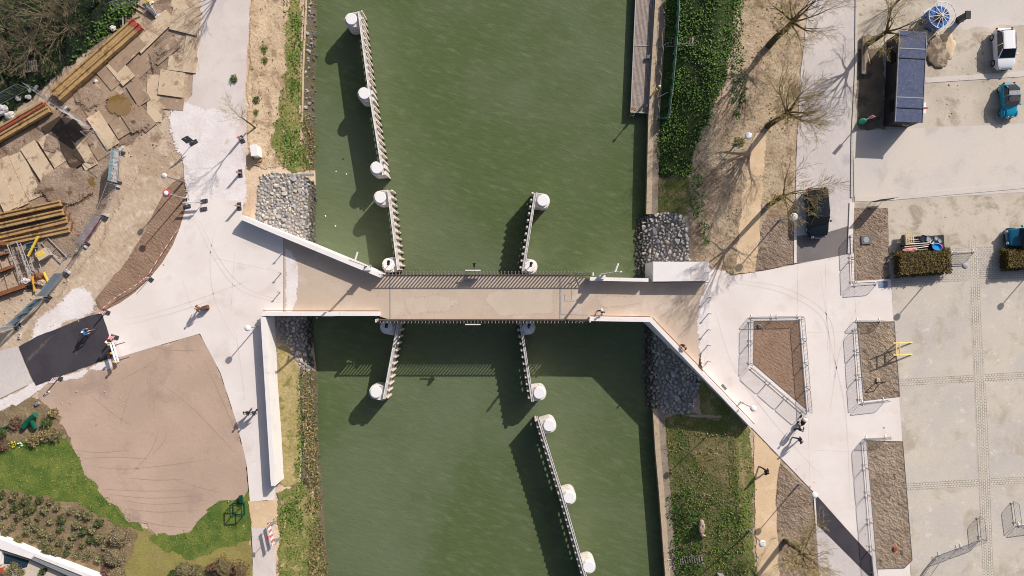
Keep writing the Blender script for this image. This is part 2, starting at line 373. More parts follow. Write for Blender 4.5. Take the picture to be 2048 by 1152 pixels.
ground('platemud', (158, 134, 113), (170, 146, 124), .5, c3=(196, 172, 144), t3=(.56, .64), s3=.8, fine=.08, fs=8, c4=(136, 113, 94), t4=(.58, .66), s4=2.4, stretch=(.5, 1.6, 1), rot=.7, bump=.4, bs=6, bd=.03)
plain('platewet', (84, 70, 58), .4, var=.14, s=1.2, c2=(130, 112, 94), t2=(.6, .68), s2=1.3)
plain('wood', (170, 148, 124), .8, var=.15, s=3); plain('woodgrey', (150, 136, 126), .8, var=.15, s=3)
plain('woodpale', (206, 184, 150), .8, var=.1, s=3); plain('logbark', (112, 98, 82), .9, var=.2, s=4, bump=.5)
plain('roofblue', (78, 88, 116), .8, var=.16, s=2, c2=(124, 122, 134), t2=(.55, .7), s2=6, bump=.2)
plain('cabindark', (44, 44, 48), .7, var=.1)
plain('paint_teal', (10, 150, 182), .3, coat=.6, var=.02); plain('paint_white', (240, 240, 242), .3, coat=.6, var=.01)
plain('paint_black', (20, 26, 30), .22, coat=.8, var=.05); plain('glass_dark', (18, 24, 26), .08, spec=.7, var=.02)
plain('softtop', (60, 60, 66), .8); plain('softgrey', (160, 160, 166), .8); plain('chrome', (200, 200, 205), .2, .9)
plain('tyre', (28, 28, 30), .85); plain('hub', (190, 190, 190), .35, .6)
plain('blue', (24, 100, 176), .5, var=.08); plain('brightblue', (40, 150, 220), .5); plain('green', (18, 96, 72), .5, var=.1)
plain('net', (76, 142, 122), .7, var=.2, s=1.5); plain('skyblue', (150, 190, 214), .6)
plain('barkdark', (84, 78, 52), .9, var=.25, s=4, c2=(108, 100, 58), s2=3, bump=.5); plain('barkolive', (106, 94, 60), .9, var=.25, s=4)
plain('twig', (122, 106, 66), .9, var=.2, s=1); plain('twiggrey', (126, 114, 92), .9, var=.2, s=1)
plain('twigolive', (170, 152, 106), .9, var=.25, s=1)
plain('stone', (178, 174, 171), .85, var=.14, s=.9, c2=(208, 200, 192), t2=(.55, .66), s2=.7, bump=.3)
plain('boulder', (184, 160, 140), .85, var=.1, s=2, bump=.4)
plain('rubbish', (214, 208, 206), .7, var=.15)
plain('skin', (214, 168, 142), .6); plain('hair_dark', (40, 32, 28), .7); plain('hair_fair', (176, 146, 104), .7); plain('hair_grey', (150, 146, 142), .7)
plain('cloth_black', (24, 26, 30), .85); plain('cloth_navy', (34, 44, 66), .85); plain('cloth_red', (120, 26, 40), .85)
plain('cloth_white', (228, 224, 222), .85); plain('cloth_green', (70, 176, 140), .85); plain('cloth_tan', (176, 150, 120), .85)
plain('cloth_brown', (112, 74, 54), .85); plain('cloth_blue', (60, 100, 150), .85); plain('cloth_pink', (206, 150, 150), .85)
plain('reedcore', (96, 88, 56), .9, var=.2); plain('hedgecore', (62, 54, 32), .9, var=.25)
plain('terracotta', (170, 84, 54), .8); plain('tile', (212, 196, 178), .8, var=.05)
stripes('redwhite', (206, 52, 56), (238, 236, 234), .16, 2, diag=.8); stripes('redwhite_x', (212, 104, 92), (238, 236, 234), .25, 0)
stripes('planks', (158, 134, 118), (132, 110, 98), .1, 0, .85); stripes('ribbed', (216, 202, 184), (192, 178, 162), .05, 1, .8)
foliage('ivyleaf', [(60, 90, 38), (78, 108, 44), (102, 128, 58), (68, 98, 40), (122, 136, 72)], big=.5)
foliage('grassblade', [(102, 118, 50), (118, 126, 60), (140, 134, 80), (90, 106, 44), (164, 150, 104)])
foliage('freshgrass', [(84, 116, 44), (98, 130, 52), (72, 102, 38), (118, 136, 66)])
foliage('dryblade', [(172, 148, 108), (146, 124, 86), (120, 112, 70), (194, 170, 128), (98, 104, 56)])
foliage('reed', [(176, 150, 112), (146, 122, 84), (104, 110, 60), (190, 166, 126), (84, 92, 50), (92, 108, 52)])
foliage('hedgeleaf', [(108, 90, 50), (92, 82, 44), (122, 98, 60), (96, 94, 46), (112, 84, 52)])
foliage('shrubleaf', [(146, 138, 98), (114, 110, 76), (160, 150, 110), (94, 96, 64), (130, 118, 90)])
foliage('shrubgreen', [(66, 86, 46), (92, 106, 58), (48, 68, 42), (112, 118, 72)])
foliage('ballleaf', [(158, 140, 108), (136, 124, 92), (172, 154, 122), (118, 108, 80)])
foliage('brownleaf', [(124, 92, 76), (104, 76, 64), (146, 112, 94)])
foliage('weedleaf', [(62, 92, 38), (78, 110, 46), (52, 80, 34)])
def brick(name, rot, c1=(218, 208, 196), c2=(198, 188, 176), mortar=(144, 136, 120), w=.3, h=.2, moss=(176, 158, 104)):
    m, nt, b = nodes(name); L = nt.links
    t = N(nt, 'ShaderNodeTexBrick'); L.new(vec_pos(nt, (1, 1, 1), rot), t.inputs['Vector'])
    t.inputs['Color1'].default_value = (*lin(c1), 1); t.inputs['Color2'].default_value = (*lin(c2), 1); t.inputs['Mortar'].default_value = (*lin(mortar), 1)
    t.inputs['Scale'].default_value = 1; t.inputs['Brick Width'].default_value = w; t.inputs['Row Height'].default_value = h; t.inputs['Mortar Size'].default_value = .026
    p = vec_pos(nt)
    c = mixc(nt, ramp(nt, noise_tex(nt, p, .5, 5), .55, .72), t.outputs['Color'], lin(moss), 'MULTIPLY')
    c = mixc(nt, ramp(nt, noise_tex(nt, p, .45, 5), .5, .8), t.outputs['Color'], c); c = mixc(nt, ramp(nt, noise_tex(nt, p, .8, 5), .4, .75), c, lin((198, 187, 174)))
    L.new(c, b.inputs['Base Color']); b.inputs['Roughness'].default_value = .85; MATS[name] = m
ground('darkground', (140, 124, 106), (120, 106, 92), .5, c3=(96, 86, 76), t3=(.5, .62), s3=.6, fine=.06, bump=.3, fade=True)
brick('setts_v', -1.53); brick('setts_h', .06); brick('setts_g', .02, (206, 197, 187), (188, 179, 170), (148, 140, 130))
def water_mat():
    m, nt, b = nodes('water'); L = nt.links
    p = vec_pos(nt); a = vec_pos(nt, (.45, 1.3, 1), -.3); a2 = vec_pos(nt, (.8, 1.8, 1), .5)
    col = mixc(nt, ramp(nt, noise_tex(nt, p, .045, 4), .38, .62), lin((88, 101, 65)), lin((103, 113, 85)))
    col = mixc(nt, ramp(nt, noise_tex(nt, a, 1.6, 6, .7), .45, .85), col, lin((114, 122, 92)))  # light streaks of the ripples painted into the base colour
    L.new(col, b.inputs['Base Color']); b.inputs['Roughness'].default_value = .22; b.inputs['IOR'].default_value = 1.33
    b.inputs['Specular IOR Level'].default_value = .2
    b1 = N(nt, 'ShaderNodeBump'); b1.inputs['Strength'].default_value = .34; b1.inputs['Distance'].default_value = .12
    L.new(noise_tex(nt, a, 2.2, 6, .6, .5), b1.inputs['Height'])
    b2 = N(nt, 'ShaderNodeBump'); b2.inputs['Strength'].default_value = .2; b2.inputs['Distance'].default_value = .04
    L.new(noise_tex(nt, a2, 3.2, 4, .6), b2.inputs['Height']); L.new(b1.outputs[0], b2.inputs['Normal'])
    L.new(b2.outputs[0], b.inputs['Normal']); MATS['water'] = m
water_mat()
# ---------------------------------------------------------------- ground, water, paved sheets
build_terrain()
w = MB(); w.add([(-40, -1500, WZ), (60, -1500, WZ), (60, 1500, WZ), (-40, 1500, WZ)], [(0, 1, 2, 3)]); w.obj('water', 'water')['kind'] = 'structure'
# left bank
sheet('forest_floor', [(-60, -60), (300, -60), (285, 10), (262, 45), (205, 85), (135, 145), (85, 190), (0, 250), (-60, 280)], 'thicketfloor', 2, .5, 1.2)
sheet('muddy_ground', [(285, 30), (330, -30), (352, 0), (350, 120), (330, 200), (330, 250), (240, 300), (215, 430), (150, 520), (0, 520), (-60, 500), (-60, 300), (100, 205)], 'mud', 3, .6, 1.5)
sheet('dirt_track', [(330, 250), (362, 330), (366, 360), (350, 385), (330, 440), (250, 560), (150, 690), (60, 700), (-40, 720), (-40, 640), (60, 630), (130, 560), (190, 490), (245, 380)], 'track', 4, .5, 1.2)
sheet('rough_soil', [(368, 352), (376, 400), (366, 452), (342, 505), (300, 560), (250, 605), (205, 625), (190, 600), (255, 520), (305, 430), (330, 380)], 'plantdirt', 5, .2)
sheet('road_north', [(406, -40), (504, -40), (498, 60), (493, 130), (490, 200), (494, 280), (489, 410), (371, 410), (368, 330), (345, 240), (384, 190), (394, 110)], 'roadconcrete', 5, .12)
sheet('lime_dust', [(338, 195), (398, 205), (445, 215), (484, 240), (500, 330), (498, 420), (366, 420), (362, 335), (330, 260)], 'dust', 7, .5, 1.6)
sheet('lime_dust', [(40, 690), (70, 640), (150, 560), (190, 580), (205, 622), (120, 662), (60, 690)], 'dust', 7, .5, 1.3)
sheet('pavement_west', [(374, 401), (488, 401), (484, 432), (567, 472), (567, 632), (528, 632), (532, 650), (552, 968), (549, 999), (500, 1003), (494, 930), (475, 850), (441, 745), (400, 667), (320, 690), (240, 714), (229, 712), (203, 625), (240, 606), (270, 585), (300, 556), (325, 525), (346, 490), (360, 455), (369, 425)], 'concrete', 8)
sheet('asphalt_patch', [(37, 693), (75, 672), (120, 655), (160, 638), (204, 624), (229, 702), (222, 716), (150, 741), (72, 771)], 'asphalt', 9, .05)
sheet('path_west', [(-40, 712), (36, 692), (66, 765), (0, 797), (-40, 815)], 'greyroad', 9)
sheet('lime_dust', [(-30, 812), (66, 766), (150, 744), (232, 712), (225, 735), (90, 775), (40, 810), (-30, 835)], 'dust', 7, .3, .5)
sheet('sand_fill', [(228, 712), (320, 688), (401, 665), (442, 745), (477, 850), (496, 930), (500, 1000), (475, 1000), (440, 1008), (415, 1022), (395, 1050), (372, 1068), (320, 1078), (285, 1052), (255, 1042), (232, 1012), (198, 990), (182, 960), (162, 945), (156, 910), (140, 888), (128, 850), (88, 805), (70, 775), (150, 740)], 'sandfill', 6, .6, .4)
sheet('lawn_west', [(-40, 893), (60, 888), (128, 880), (165, 908), (170, 945), (190, 958), (240, 1010), (295, 1062), (230, 1044), (170, 1006), (100, 986), (40, 976), (-40, 976)], 'lawn', 5, .5, .4, grow=9)
sheet('lawn_west', [(295, 1072), (385, 1045), (412, 1012), (440, 996), (498, 985), (500, 1074), (440, 1094), (385, 1112), (335, 1098)], 'lawn', 5, .5, .4, grow=9)
sheet('mossy_ground', [(220, 1050), (300, 1070), (390, 1105), (500, 1070), (508, 1200), (180, 1200)], 'moss', 3, .4, .8, grow=9)
sheet('bed_soil', [(-40, 972), (60, 980), (150, 1006), (230, 1040), (275, 1068), (255, 1110), (225, 1160), (100, 1112), (-40, 1082)], 'bedsoil', 4, .3, .7, grow=9)
sheet('bed_soil', [(-40, 800), (60, 800), (110, 815), (150, 880), (80, 895), (-40, 898)], 'bedsoil', 4, .3, .7, grow=9)
sheet('sand_path', [(496, 1001), (552, 998), (548, 1030), (541, 1058), (504, 1056)], 'tanpath', 6, .1, .25)
sheet('path_south', [(503, 1045), (547, 1045), (554, 1200), (508, 1200)], 'roadconcrete', 4, .06)
sheet('dry_bank', [(497, -40), (610, -40), (606, 150), (604, 240), (628, 330), (520, 345), (492, 300), (491, 180)], 'drybank', 3, .3, .8, slope=True)
sheet('grass_bank', [(575, -40), (611, -40), (608, 240), (625, 350), (565, 340), (540, 300), (552, 210), (566, 120)], 'greenslope', 5, .5, .9, slope=True)
sheet('grass_strip', [(550, 690), (575, 690), (602, 740), (604, 900), (600, 975), (560, 975)], 'olivegrass', 4, .15, .5, slope=True)
sheet('grass_bank', [(556, 985), (610, 960), (640, 1000), (652, 1200), (556, 1200), (552, 1060)], 'greenslope', 4, .4, .7, slope=True)
sheet('wet_bank', [(612, -40), (640, -40), (638, 240), (632, 340), (606, 340), (606, 240)], 'wetbank', 2, .1, slope=True)
sheet('wet_bank', [(606, 960), (664, 960), (672, 1200), (600, 1200)], 'wetbank', 2, .1, slope=True)
sheet('wet_bank', [(600, 735), (646, 745), (648, 970), (604, 970)], 'wetbank', 2, .1, slope=True)
# right bank
sheet('ivy_floor', [(1312, -40), (1500, -40), (1470, 60), (1455, 150), (1428, 220), (1400, 290), (1378, 355), (1312, 355), (1296, 240)], 'ivyfloor', 3, .5, .7, slope=True)
sheet('grass_bank', [(1305, 355), (1380, 345), (1392, 420), (1370, 432), (1296, 428)], 'greenslope', 3, .4, .6, slope=True)
sheet('dry_bank', [(1370, 345), (1420, 240), (1455, 150), (1490, -40), (1605, -40), (1600, 150), (1592, 300), (1590, 525), (1460, 552), (1385, 528), (1372, 430)], 'drybank', 2, .4, .8, slope=True)
sheet('grass_verge', [(1320, 832), (1400, 822), (1502, 862), (1512, 960), (1508, 1060), (1522, 1200), (1345, 1200), (1330, 1000)], 'greenslope', 3, .3, .6, slope=True)
sheet('olive_verge', [(1360, 850), (1440, 860), (1500, 880), (1508, 1000), (1440, 980), (1370, 930)], 'olivegrass', 5, .8, 2.4, slope=True)
sheet('sand_path', [(1505, 268), (1536, 262), (1530, 370), (1524, 440), (1512, 548), (1462, 552), (1474, 480), (1480, 390)], 'tanpath', 6, .2, .6, slope=True)
sheet('sand_path', [(1506, 858), (1562, 918), (1552, 1000), (1558, 1080), (1562, 1200), (1516, 1200), (1508, 1040)], 'tanpath', 5, .1, .35)
sheet('rough_soil', [(1560, 925), (1627, 988), (1632, 1050), (1642, 1200), (1560, 1200), (1552, 1000)], 'darklump', 4, .12)
sheet('rough_soil', [(1528, 440), (1592, 425), (1590, 528), (1512, 542), (1514, 480)], 'darklump', 5, .12, slope=True)
sheet('road_east', [(1622, -40), (1717, -40), (1714, 150), (1706, 280), (1703, 470), (1697, 512), (1590, 527), (1592, 340), (1601, 150)], 'greyroad', 5, .05)
sheet('asphalt_patch', [(1592, 472), (1650, 466), (1703, 450), (1700, 510), (1590, 527)], 'asphaltworn', 6)
sheet('pavement_east', [(1412, 540), (1438, 534), (1449, 540), (1460, 552), (1530, 541), (1697, 508), (1709, 505), (1710, 563), (1782, 559), (1786, 640), (1798, 795), (1804, 880), (1824, 1200), (1752, 1200), (1740, 1110), (1628, 985), (1505, 857), (1407, 757), (1400, 700)], 'concrete', 7)
sheet('asphalt_patch', [(1627, 987), (1743, 1112), (1752, 1200), (1790, 1200), (1632, 1048)], 'asphalt', 8)
sheet('road_east', [(1631, 1046), (1785, 1200), (1642, 1200)], 'greyroad', 7)
sheet('parking_lot', [(1782, 545), (2200, 520), (2200, 1250), (1828, 1250), (1804, 880), (1786, 640)], 'parking', 5)
sheet('parking_lane', [(1706, 262), (2200, 240), (2200, 375), (1709, 405)], 'parkstrip', 5, .05)
sheet('sandy_ground', [(1704, -40), (2200, -40), (2200, 260), (1704, 275)], 'sandlot', 3, .2, .3)
sheet('sandy_ground', [(1704, 395), (2200, 365), (2200, 540), (1780, 552), (1706, 560)], 'sandlot', 3, .2, .3)
sheet('paved_yard', [(1870, -40), (2200, -40), (2200, 30), (2000, 52), (1905, 62), (1880, 40)], 'parkstrip', 4, .3, .6)
for q in ([(1936, 480), (1953, 480), (1976, 860), (1988, 1200), (1968, 1200), (1952, 860)],): sheet('sett_strip', q, 'setts_v', 7)
for q in ([(1798, 758), (2200, 734), (2200, 752), (1799, 774)], [(1810, 965), (2200, 943), (2200, 960), (1811, 982)]): sheet('sett_strip', q, 'setts_h', 6)
sheet('sett_strip', [(1778, 556), (1895, 545), (1893, 498), (1985, 492), (1988, 540), (2200, 526), (2200, 548), (1780, 570)], 'setts_g', 6)
sheet('rough_soil', [(1706, 416), (1776, 416), (1778, 556), (1709, 565)], 'darklump', 8, .06)
# planting beds in the pavement (soil just below low steel edges)
BEDS = [[(1508, 642), (1597, 641), (1611, 817), (1507, 728)], [(1714, 645), (1788, 643), (1799, 793), (1727, 801)], [(1733, 881), (1805, 883), (1824, 1120), (1808, 1136), (1754, 1138)]]
for i, b in enumerate(BEDS): sheet('planting_bed', b, ('plantdirt', 'lump', 'lump')[i], 9)
def strip_boxes(name, pts, w, h, mat, kind='structure', z0=0, label=None, cat=None):
    mb = MB()
    for a, b in zip(pts, pts[1:]):
        a, b = G(*a), G(*b); a.z = b.z = z0+h/2; mb.beam(a, b, w, h)
    o = mb.obj(name, mat)
    if kind: o['kind'] = kind
    if label: tag(o, label, cat)
    return o
strip_boxes('kerb', [(1850, 161), (2200, 138)], .5, .05, 'parkstrip'); strip_boxes('kerb', [(1709, 398), (1775, 396), (2200, 358)], .5, .05, 'parkstrip')
strip_boxes('kerb', [(1713, -40), (1711, 150), (1704, 280), (1703, 395)], .22, .1, 'parking'); strip_boxes('kerb', [(1703, 405), (1699, 507)], .45, .12, 'concrete')
strip_boxes('kerb', [(1590, 440), (1590, 526)], .25, .1, 'concrete'); strip_boxes('kerb', [(1628, 990), (1632, 1048)], .15, .1, 'concrete')
strip_boxes('kerb', [(1709, 564), (1778, 560)], .18, .1, 'concrete')
for b in BEDS: strip_boxes('kerb', b+b[:1], .06, .05, 'darkgalv')
for q in ([(428, 516), (540, 540)], [(470, 500), (462, 625)], [(365, 560), (383, 615)]): strip_boxes('pavement_joint', q, .03, .036, 'parkstrip')
for q in ([(1594, 530), (1596, 640)], [(1650, 520), (1655, 700)], [(1609, 665), (1700, 663)], [(1615, 800), (1620, 980)], [(1625, 900), (1730, 905)], [(1709, 580), (1712, 640)]): strip_boxes('pavement_joint', q, .03, .032, 'parkstrip')
plain('drycap', (186, 166, 140), .8, var=.08, s=2, c2=(150, 134, 116), s2=3)
plain('jettyplank', (170, 156, 146), .85, var=.2, s=2.5, c2=(136, 124, 116), t2=(.5, .65), s2=5)
plain('signblue', (40, 58, 72), .5); plain('yframe', (236, 208, 126), .5); plain('skymat', (126, 142, 170), .8, var=.1)
plain('paint_van', (0, 84, 112), .3, coat=.6, var=.02)

sheet('wear_patch', [(568, 490), (586, 496), (600, 540), (598, 600), (586, 628), (568, 628)], 'dust', 9, .15, .6)
sheet('wear_patch', [(1395, 590), (1420, 570), (1420, 700), (1418, 755), (1398, 735), (1388, 660)], 'dust', 9, .2, 1.0)
sheet('damp_patch', [(1712, 100), (1770, 90), (1775, 262), (1712, 262)], 'darkground', 8, .3, .6)  # darker brown patch on the ground west of the cabin
sheet('shaded_grass', [(1384, 752), (1400, 752), (1503, 858), (1498, 885), (1400, 835)], 'greenslope', 1, .2, .5, slope=True)
plain('heapsoil', (128, 112, 96), .95, var=.25, s=3, bump=.8, c2=(176, 160, 138), t2=(.5, .62), s2=2); plain('drybankp', (206, 184, 152), .95, var=.1, s=2, bump=.5)

# faint wheel and rake lines on the sand
ground('rakeline', (178, 151, 132), (170, 144, 126), .5, fine=.06, fade=False)
def track_line(pts, w=.07):
    P = [G(*p) for p in pts]; L, Rr = [], []
    for i in range(len(P)-1):
        for k in range(6):
            t = k/6; p0, p1, p2, p3 = P[max(0, i-1)], P[i], P[i+1], P[min(len(P)-1, i+2)]
            q = .5*((2*p1)+(p2-p0)*t+(2*p0-5*p1+4*p2-p3)*t*t+(3*p1-p0-3*p2+p3)*t**3); L.append(q)
    L.append(P[-1]); V = []
    for i, q in enumerate(L):
        d = (L[min(i+1, len(L)-1)]-L[max(i-1, 0)]).normalized(); n = Vector((-d.y, d.x, 0))*w*(.25+.75*math.sin(math.pi*(i+.3)/(len(L)+.3)))/2
        V += [(q.x+n.x, q.y+n.y, .03), (q.x-n.x, q.y-n.y, .03)]
    m = MB(); m.add(V, [(2*i, 2*i+1, 2*i+3, 2*i+2) for i in range(len(L)-1)]); o = m.obj('track_mark', 'rakeline')
    for p in o.data.polygons:
        if p.normal.z < 0: p.flip()
    o['kind'] = 'structure'
for q in ([(165, 917), (230, 914), (300, 918)], [(170, 930), (240, 938), (330, 931), (420, 918)], [(250, 955), (310, 960), (370, 958)], [(205, 978), (290, 982), (380, 980)], [(215, 988), (300, 996), (400, 991)], [(255, 1018), (320, 1024), (400, 1020)], [(262, 1034), (320, 1050), (380, 1055)],
          [(300, 742), (302, 770), (308, 800), (308, 832)], [(293, 752), (300, 780), (300, 812)], [(320, 765), (380, 812), (430, 862), (470, 905)], [(318, 860), (300, 905), (262, 948)], [(332, 862), (330, 880), (300, 915)], [(352, 960), (400, 975), (440, 985)], [(270, 765), (255, 800), (240, 850)], [(180, 790), (230, 830), (262, 850)], [(290, 690), (340, 700), (400, 700)], [(150, 900), (200, 905), (260, 900)], [(410, 720), (440, 790), (470, 860)], [(240, 1000), (300, 1008), (360, 1006), (410, 1000)], [(320, 715), (280, 740), (240, 760)]): track_line(q)
ground('stonebed', (150, 142, 132), (128, 120, 110), .8, fine=.2, fs=6, bump=.8, bs=5, bd=.1)
plain('ballcore', (112, 100, 76), .9, var=.2)

def stain(name, zlo, zhi, col, world=False, amount=.85):
    # weathering near the waterline
    m = MATS[name]; nt = m.node_tree; b_ = nt.nodes['Principled BSDF']; L = nt.links; src = b_.inputs['Base Color'].links[0].from_socket
    v = N(nt, 'ShaderNodeNewGeometry').outputs['Position'] if world else N(nt, 'ShaderNodeTexCoord').outputs['Object']
    s = N(nt, 'ShaderNodeSeparateXYZ'); L.new(v, s.inputs[0]); ad = N(nt, 'ShaderNodeMath', operation='MULTIPLY_ADD'); L.new(noise_tex(nt, v, 2.5, 5), ad.inputs[0]); ad.inputs[1].default_value = -.5; L.new(s.outputs[2], ad.inputs[2])
    r = ramp(nt, ad.outputs[0], zhi, zlo); mu = N(nt, 'ShaderNodeMath', operation='MULTIPLY'); L.new(r, mu.inputs[0]); mu.inputs[1].default_value = amount
    L.new(mixc(nt, mu.outputs[0], src, lin(col)), b_.inputs['Base Color'])
stain('dolphinwhite', -.1, .35, (70, 78, 50)); stain('pilecream', -.1, .5, (78, 80, 54)); stain('quaycap', -4.0, -3.3, (58, 62, 44), True)
stain('stonebed', -3.9, -3.1, (60, 58, 42), True)
ground('asphaltdust', (98, 91, 88), (90, 84, 84), .5, fine=.1, fs=6, fade=True); ground('deckpale', (208, 191, 174), (201, 183, 165), .3, fine=.03, fs=12, fade=True); ground('scuff', (224, 212, 205), (219, 207, 200), .4, fine=.05)
sheet('wear_patch', [(962, 600), (986, 578), (1108, 572), (1112, 630), (1000, 636), (986, 622)], 'deckpale', 9, .1, .7)
sheet('wear_patch', [(800, 590), (880, 582), (935, 600), (900, 632), (810, 634)], 'deckpale', 9, .2, 1.2)
sheet('wear_patch', [(1190, 588), (1280, 586), (1300, 612), (1200, 622)], 'deckpale', 9, .2, 1.0)
def scuffs(mat, Z, lines, w):
    n0 = len(COL.objects)
    for q in lines: track_line(q, w)
    for o in list(COL.objects)[n0:]:
        o.data.materials[0] = MATS[mat]; o.location.z = Z
scuffs('scuff', .006, [[(390, 440), (430, 520), (480, 580), (560, 606)], [(398, 440), (440, 520), (490, 575), (560, 600)], [(250, 640), (330, 620), (420, 590), (500, 560)], [(252, 650), (340, 628), (425, 600)], [(470, 660), (480, 720), (490, 800)], [(430, 460), (420, 520), (430, 600), (470, 680)]], .1)
scuffs('scuff', .002, [[(1480, 560), (1580, 580), (1660, 640), (1670, 760)], [(1470, 566), (1570, 588), (1650, 645), (1660, 760)], [(1640, 540), (1660, 680), (1690, 820), (1700, 1000)], [(1430, 620), (1470, 740), (1560, 860), (1650, 960)], [(1720, 600), (1680, 700), (1660, 820)]], .1)

sheet('tyre_dust', [(46, 726), (58, 704), (94, 674), (114, 660), (118, 668), (100, 686), (72, 714), (56, 730)], 'asphaltdust', 10, .1, .8)
# ---------------------------------------------------------------- bridge
def lpoly(px, z=0, o=Vector((0, 0, 0))): return [((G(x, y, z)-o).x, (G(x, y, z)-o).y) for x, y in px]
BR = G(970, 596); BR.z = 0
br = thing('footbridge', 'long tan footbridge deck spanning the green canal between white walls', 'bridge', BR)
dz = .03
mb = MB(); mb.prism(lpoly([(781, 549), (1119, 549), (1119, 639), (781, 639)], 0, BR), -.45, dz)
mb.obj('deck', 'deck', br)
mb = MB(); mb.prism(lpoly([(567.6, 476), (757, 549), (779.5, 549), (779.5, 639), (757, 632), (567.6, 632)], 0, BR), -.7, dz)
mb.obj('approach_slab', 'deck', br)
mb = MB(); mb.prism(lpoly([(1120.5, 549), (1180, 558), (1412, 560), (1409, 640), (1401, 700), (1395, 742), (1302, 640), (1180, 640), (1120.5, 640)], 0, BR), -.7, dz-.004)
mb.obj('approach_slab', 'deck', br)
for x in (780, 1120): mb = MB(); a = G(x, 550, .03)-BR; b = G(x, 638, .03)-BR; a.z = b.z = .02; mb.beam(a, b, .09, .045); mb.obj('expansion_joint', 'galv', br)
mb = MB()
for q in ([(1122, 561), (1122, 629), (1175, 630)], [(1129, 588), (1129, 602), (1158, 602)], [(1143, 562), (1143, 600)]):
    P = [G(*p)-BR for p in q]
    for a, b in zip(P, P[1:]): a.z = b.z = dz; mb.beam(a, b, .05, .012)
mb.obj('hatch_frame', 'galv', br)
for y in (553, 594, 636): mb = MB(); a = G(781, y)-BR; b = G(1119, y)-BR; a.z = b.z = -.75; mb.beam(a, b, .3, .6); mb.obj('girder', 'darkgalv', br)
for x0, x1 in ((640, 660), (1240, 1262)): mb = MB(); mb.prism(lpoly([(x0, 556), (x1, 556), (x1, 634), (x0, 634)], 0, BR), -4.6, -.7); mb.obj('pier', 'whitewall', br)
# pale worn patch on the deck
for nm, xa, xb, yb, out in (('railing', 760, 1182, 550.5, 1), ('railing', 757, 1176, 638.5, -1)):
    A = G(xa, yb)-BR; B = G(xb, yb)-BR
    rail = MB(); up = Vector((0, .02*out, 1.17))
    for k, w in ((.07, .05), (.97, .08)): rail.beam(A+up*k, B+up*k, .07, w)
    ro = rail.obj('railing', 'railbrown', br)
    n = 60; bar = MB(); bar.beam((0, .05*out, -.1), (0, .05*out, 1.22), .14, .03, up=(0, 1, 0)); bar.beam((0, .05*out, -.1), (0, .4*out, -.04), .06, .07, up=(0, 0, 1), mi=1); bar.beam((0, .38*out, -.08), (0, .38*out, .1), .1, .05, up=(0, 1, 0), mi=1)
    bm_ = bar.mesh('baluster', ['railbrown', 'galv'])
    for i in range(n):
        o = bpy.data.objects.new('baluster', bm_); COL.objects.link(o); o.parent = ro; o.location = A.lerp(B, (i+.5)/n)
    if out == 1:
        for x0, x1 in ((934, 963),):
            p = MB(); a = G(x0, yb)-BR; b = G(x1, yb)-BR; p.beam(a+up*.58, b+up*.58, .03, .72, up=(0, 0, 1)); p.obj('rail_panel', 'darkgalv', br)
    s = MB(); a = G(932, yb)-BR+Vector((0, .46*out, 1.06)); b = G(962, yb)-BR+Vector((0, .46*out, 1.06)); s.beam(a, b, .1, .06); s.obj('sign_rail', 'whitesteel', br)
    lg = MB(); c = G(949, yb)-BR+Vector((0, .95*out, .75)); lg.box(c, (.16, .3, .45)); lg.box(c+Vector((0, .18*out, 0)), (.3, .05, .6)); lg.tube(c, c-Vector((0, .7*out, .1)), .03); lg.obj('signal_lamp', 'black', br)
    for x in (xa-1, xb+2): e = MB(); e.box(G(x, yb)-BR+Vector((0, .1*out, .58)), (.14, .3, 1.16)); e.obj('end_post', 'whitesteel', br)
    x = MB(); a = G(1150, yb)-BR; b = G(1180, yb)-BR; x.tube(a+Vector((0, .2*out, 1.1)), b+Vector((0, .2*out, .1)), .03); x.tube(b+Vector((0, .2*out, 1.1)), a+Vector((0, .2*out, .1)), .03); x.obj('cross_brace', 'darkgalv', br)
# ---------------------------------------------------------------- walls
def wall(name, label, pts, w, top=1.1, bot=-4.5, rail=None, extra=None):
    P = [G(x, y, top) for x, y in pts]; o = P[0].copy(); o.z = 0
    t = thing(name, label, 'wall', o); Q = [p-o for p in P]
    L = []; Rr = []
    for i, p in enumerate(Q):
        d = Vector((0, 0, 0))
        if i: d += (Q[i]-Q[i-1]).normalized()
        if i < len(Q)-1: d += (Q[i+1]-Q[i]).normalized()
        d.normalize(); nrm = Vector((-d.y, d.x, 0)); k = w/2
        if 0 < i < len(Q)-1: k /= max(.4, nrm.dot(Vector((-(Q[i]-Q[i-1]).normalized().y, (Q[i]-Q[i-1]).normalized().x, 0))))
        L.append((p+nrm*k)); Rr.append(p-nrm*k)
    mb = MB(); mb.prism([(p.x, p.y) for p in L]+[(p.x, p.y) for p in Rr[::-1]], bot, top); mb.obj('wall_body', 'whitewall', t)
    js = MB()
    for a, b in zip(Q, Q[1:]):
        n = int((b-a).length/4.5)
        for k in range(1, n+1):
            p = a.lerp(b, k/(n+1)); u = (b-a).normalized(); v = Vector((-u.y, u.x, 0)); js.beam(p+v*(w/2+.002), p-v*(w/2+.002), .02, .012)
    if js.v: js.obj('coping_joint', 'parkstrip', t)
    if rail:
        side, z, a0, b0 = rail; rm = MB()
        for a, b in zip(Q, Q[1:]):
            u = (b-a).normalized(); v = Vector((-u.y, u.x, 0))*side*(w/2+.12)
            a2 = a+v; b2 = b+v; a2.z = b2.z = z; rm.beam(a2, b2, .07, .07)
        rm.obj('handrail', 'handwood', t)
    return t
wall('parapet_wall', 'white parapet wall slanting from the west pavement to the bridge above the sunlit stones', [(481, 434), (567, 470.5), (762, 551)], .44, top=1.18, rail=None)
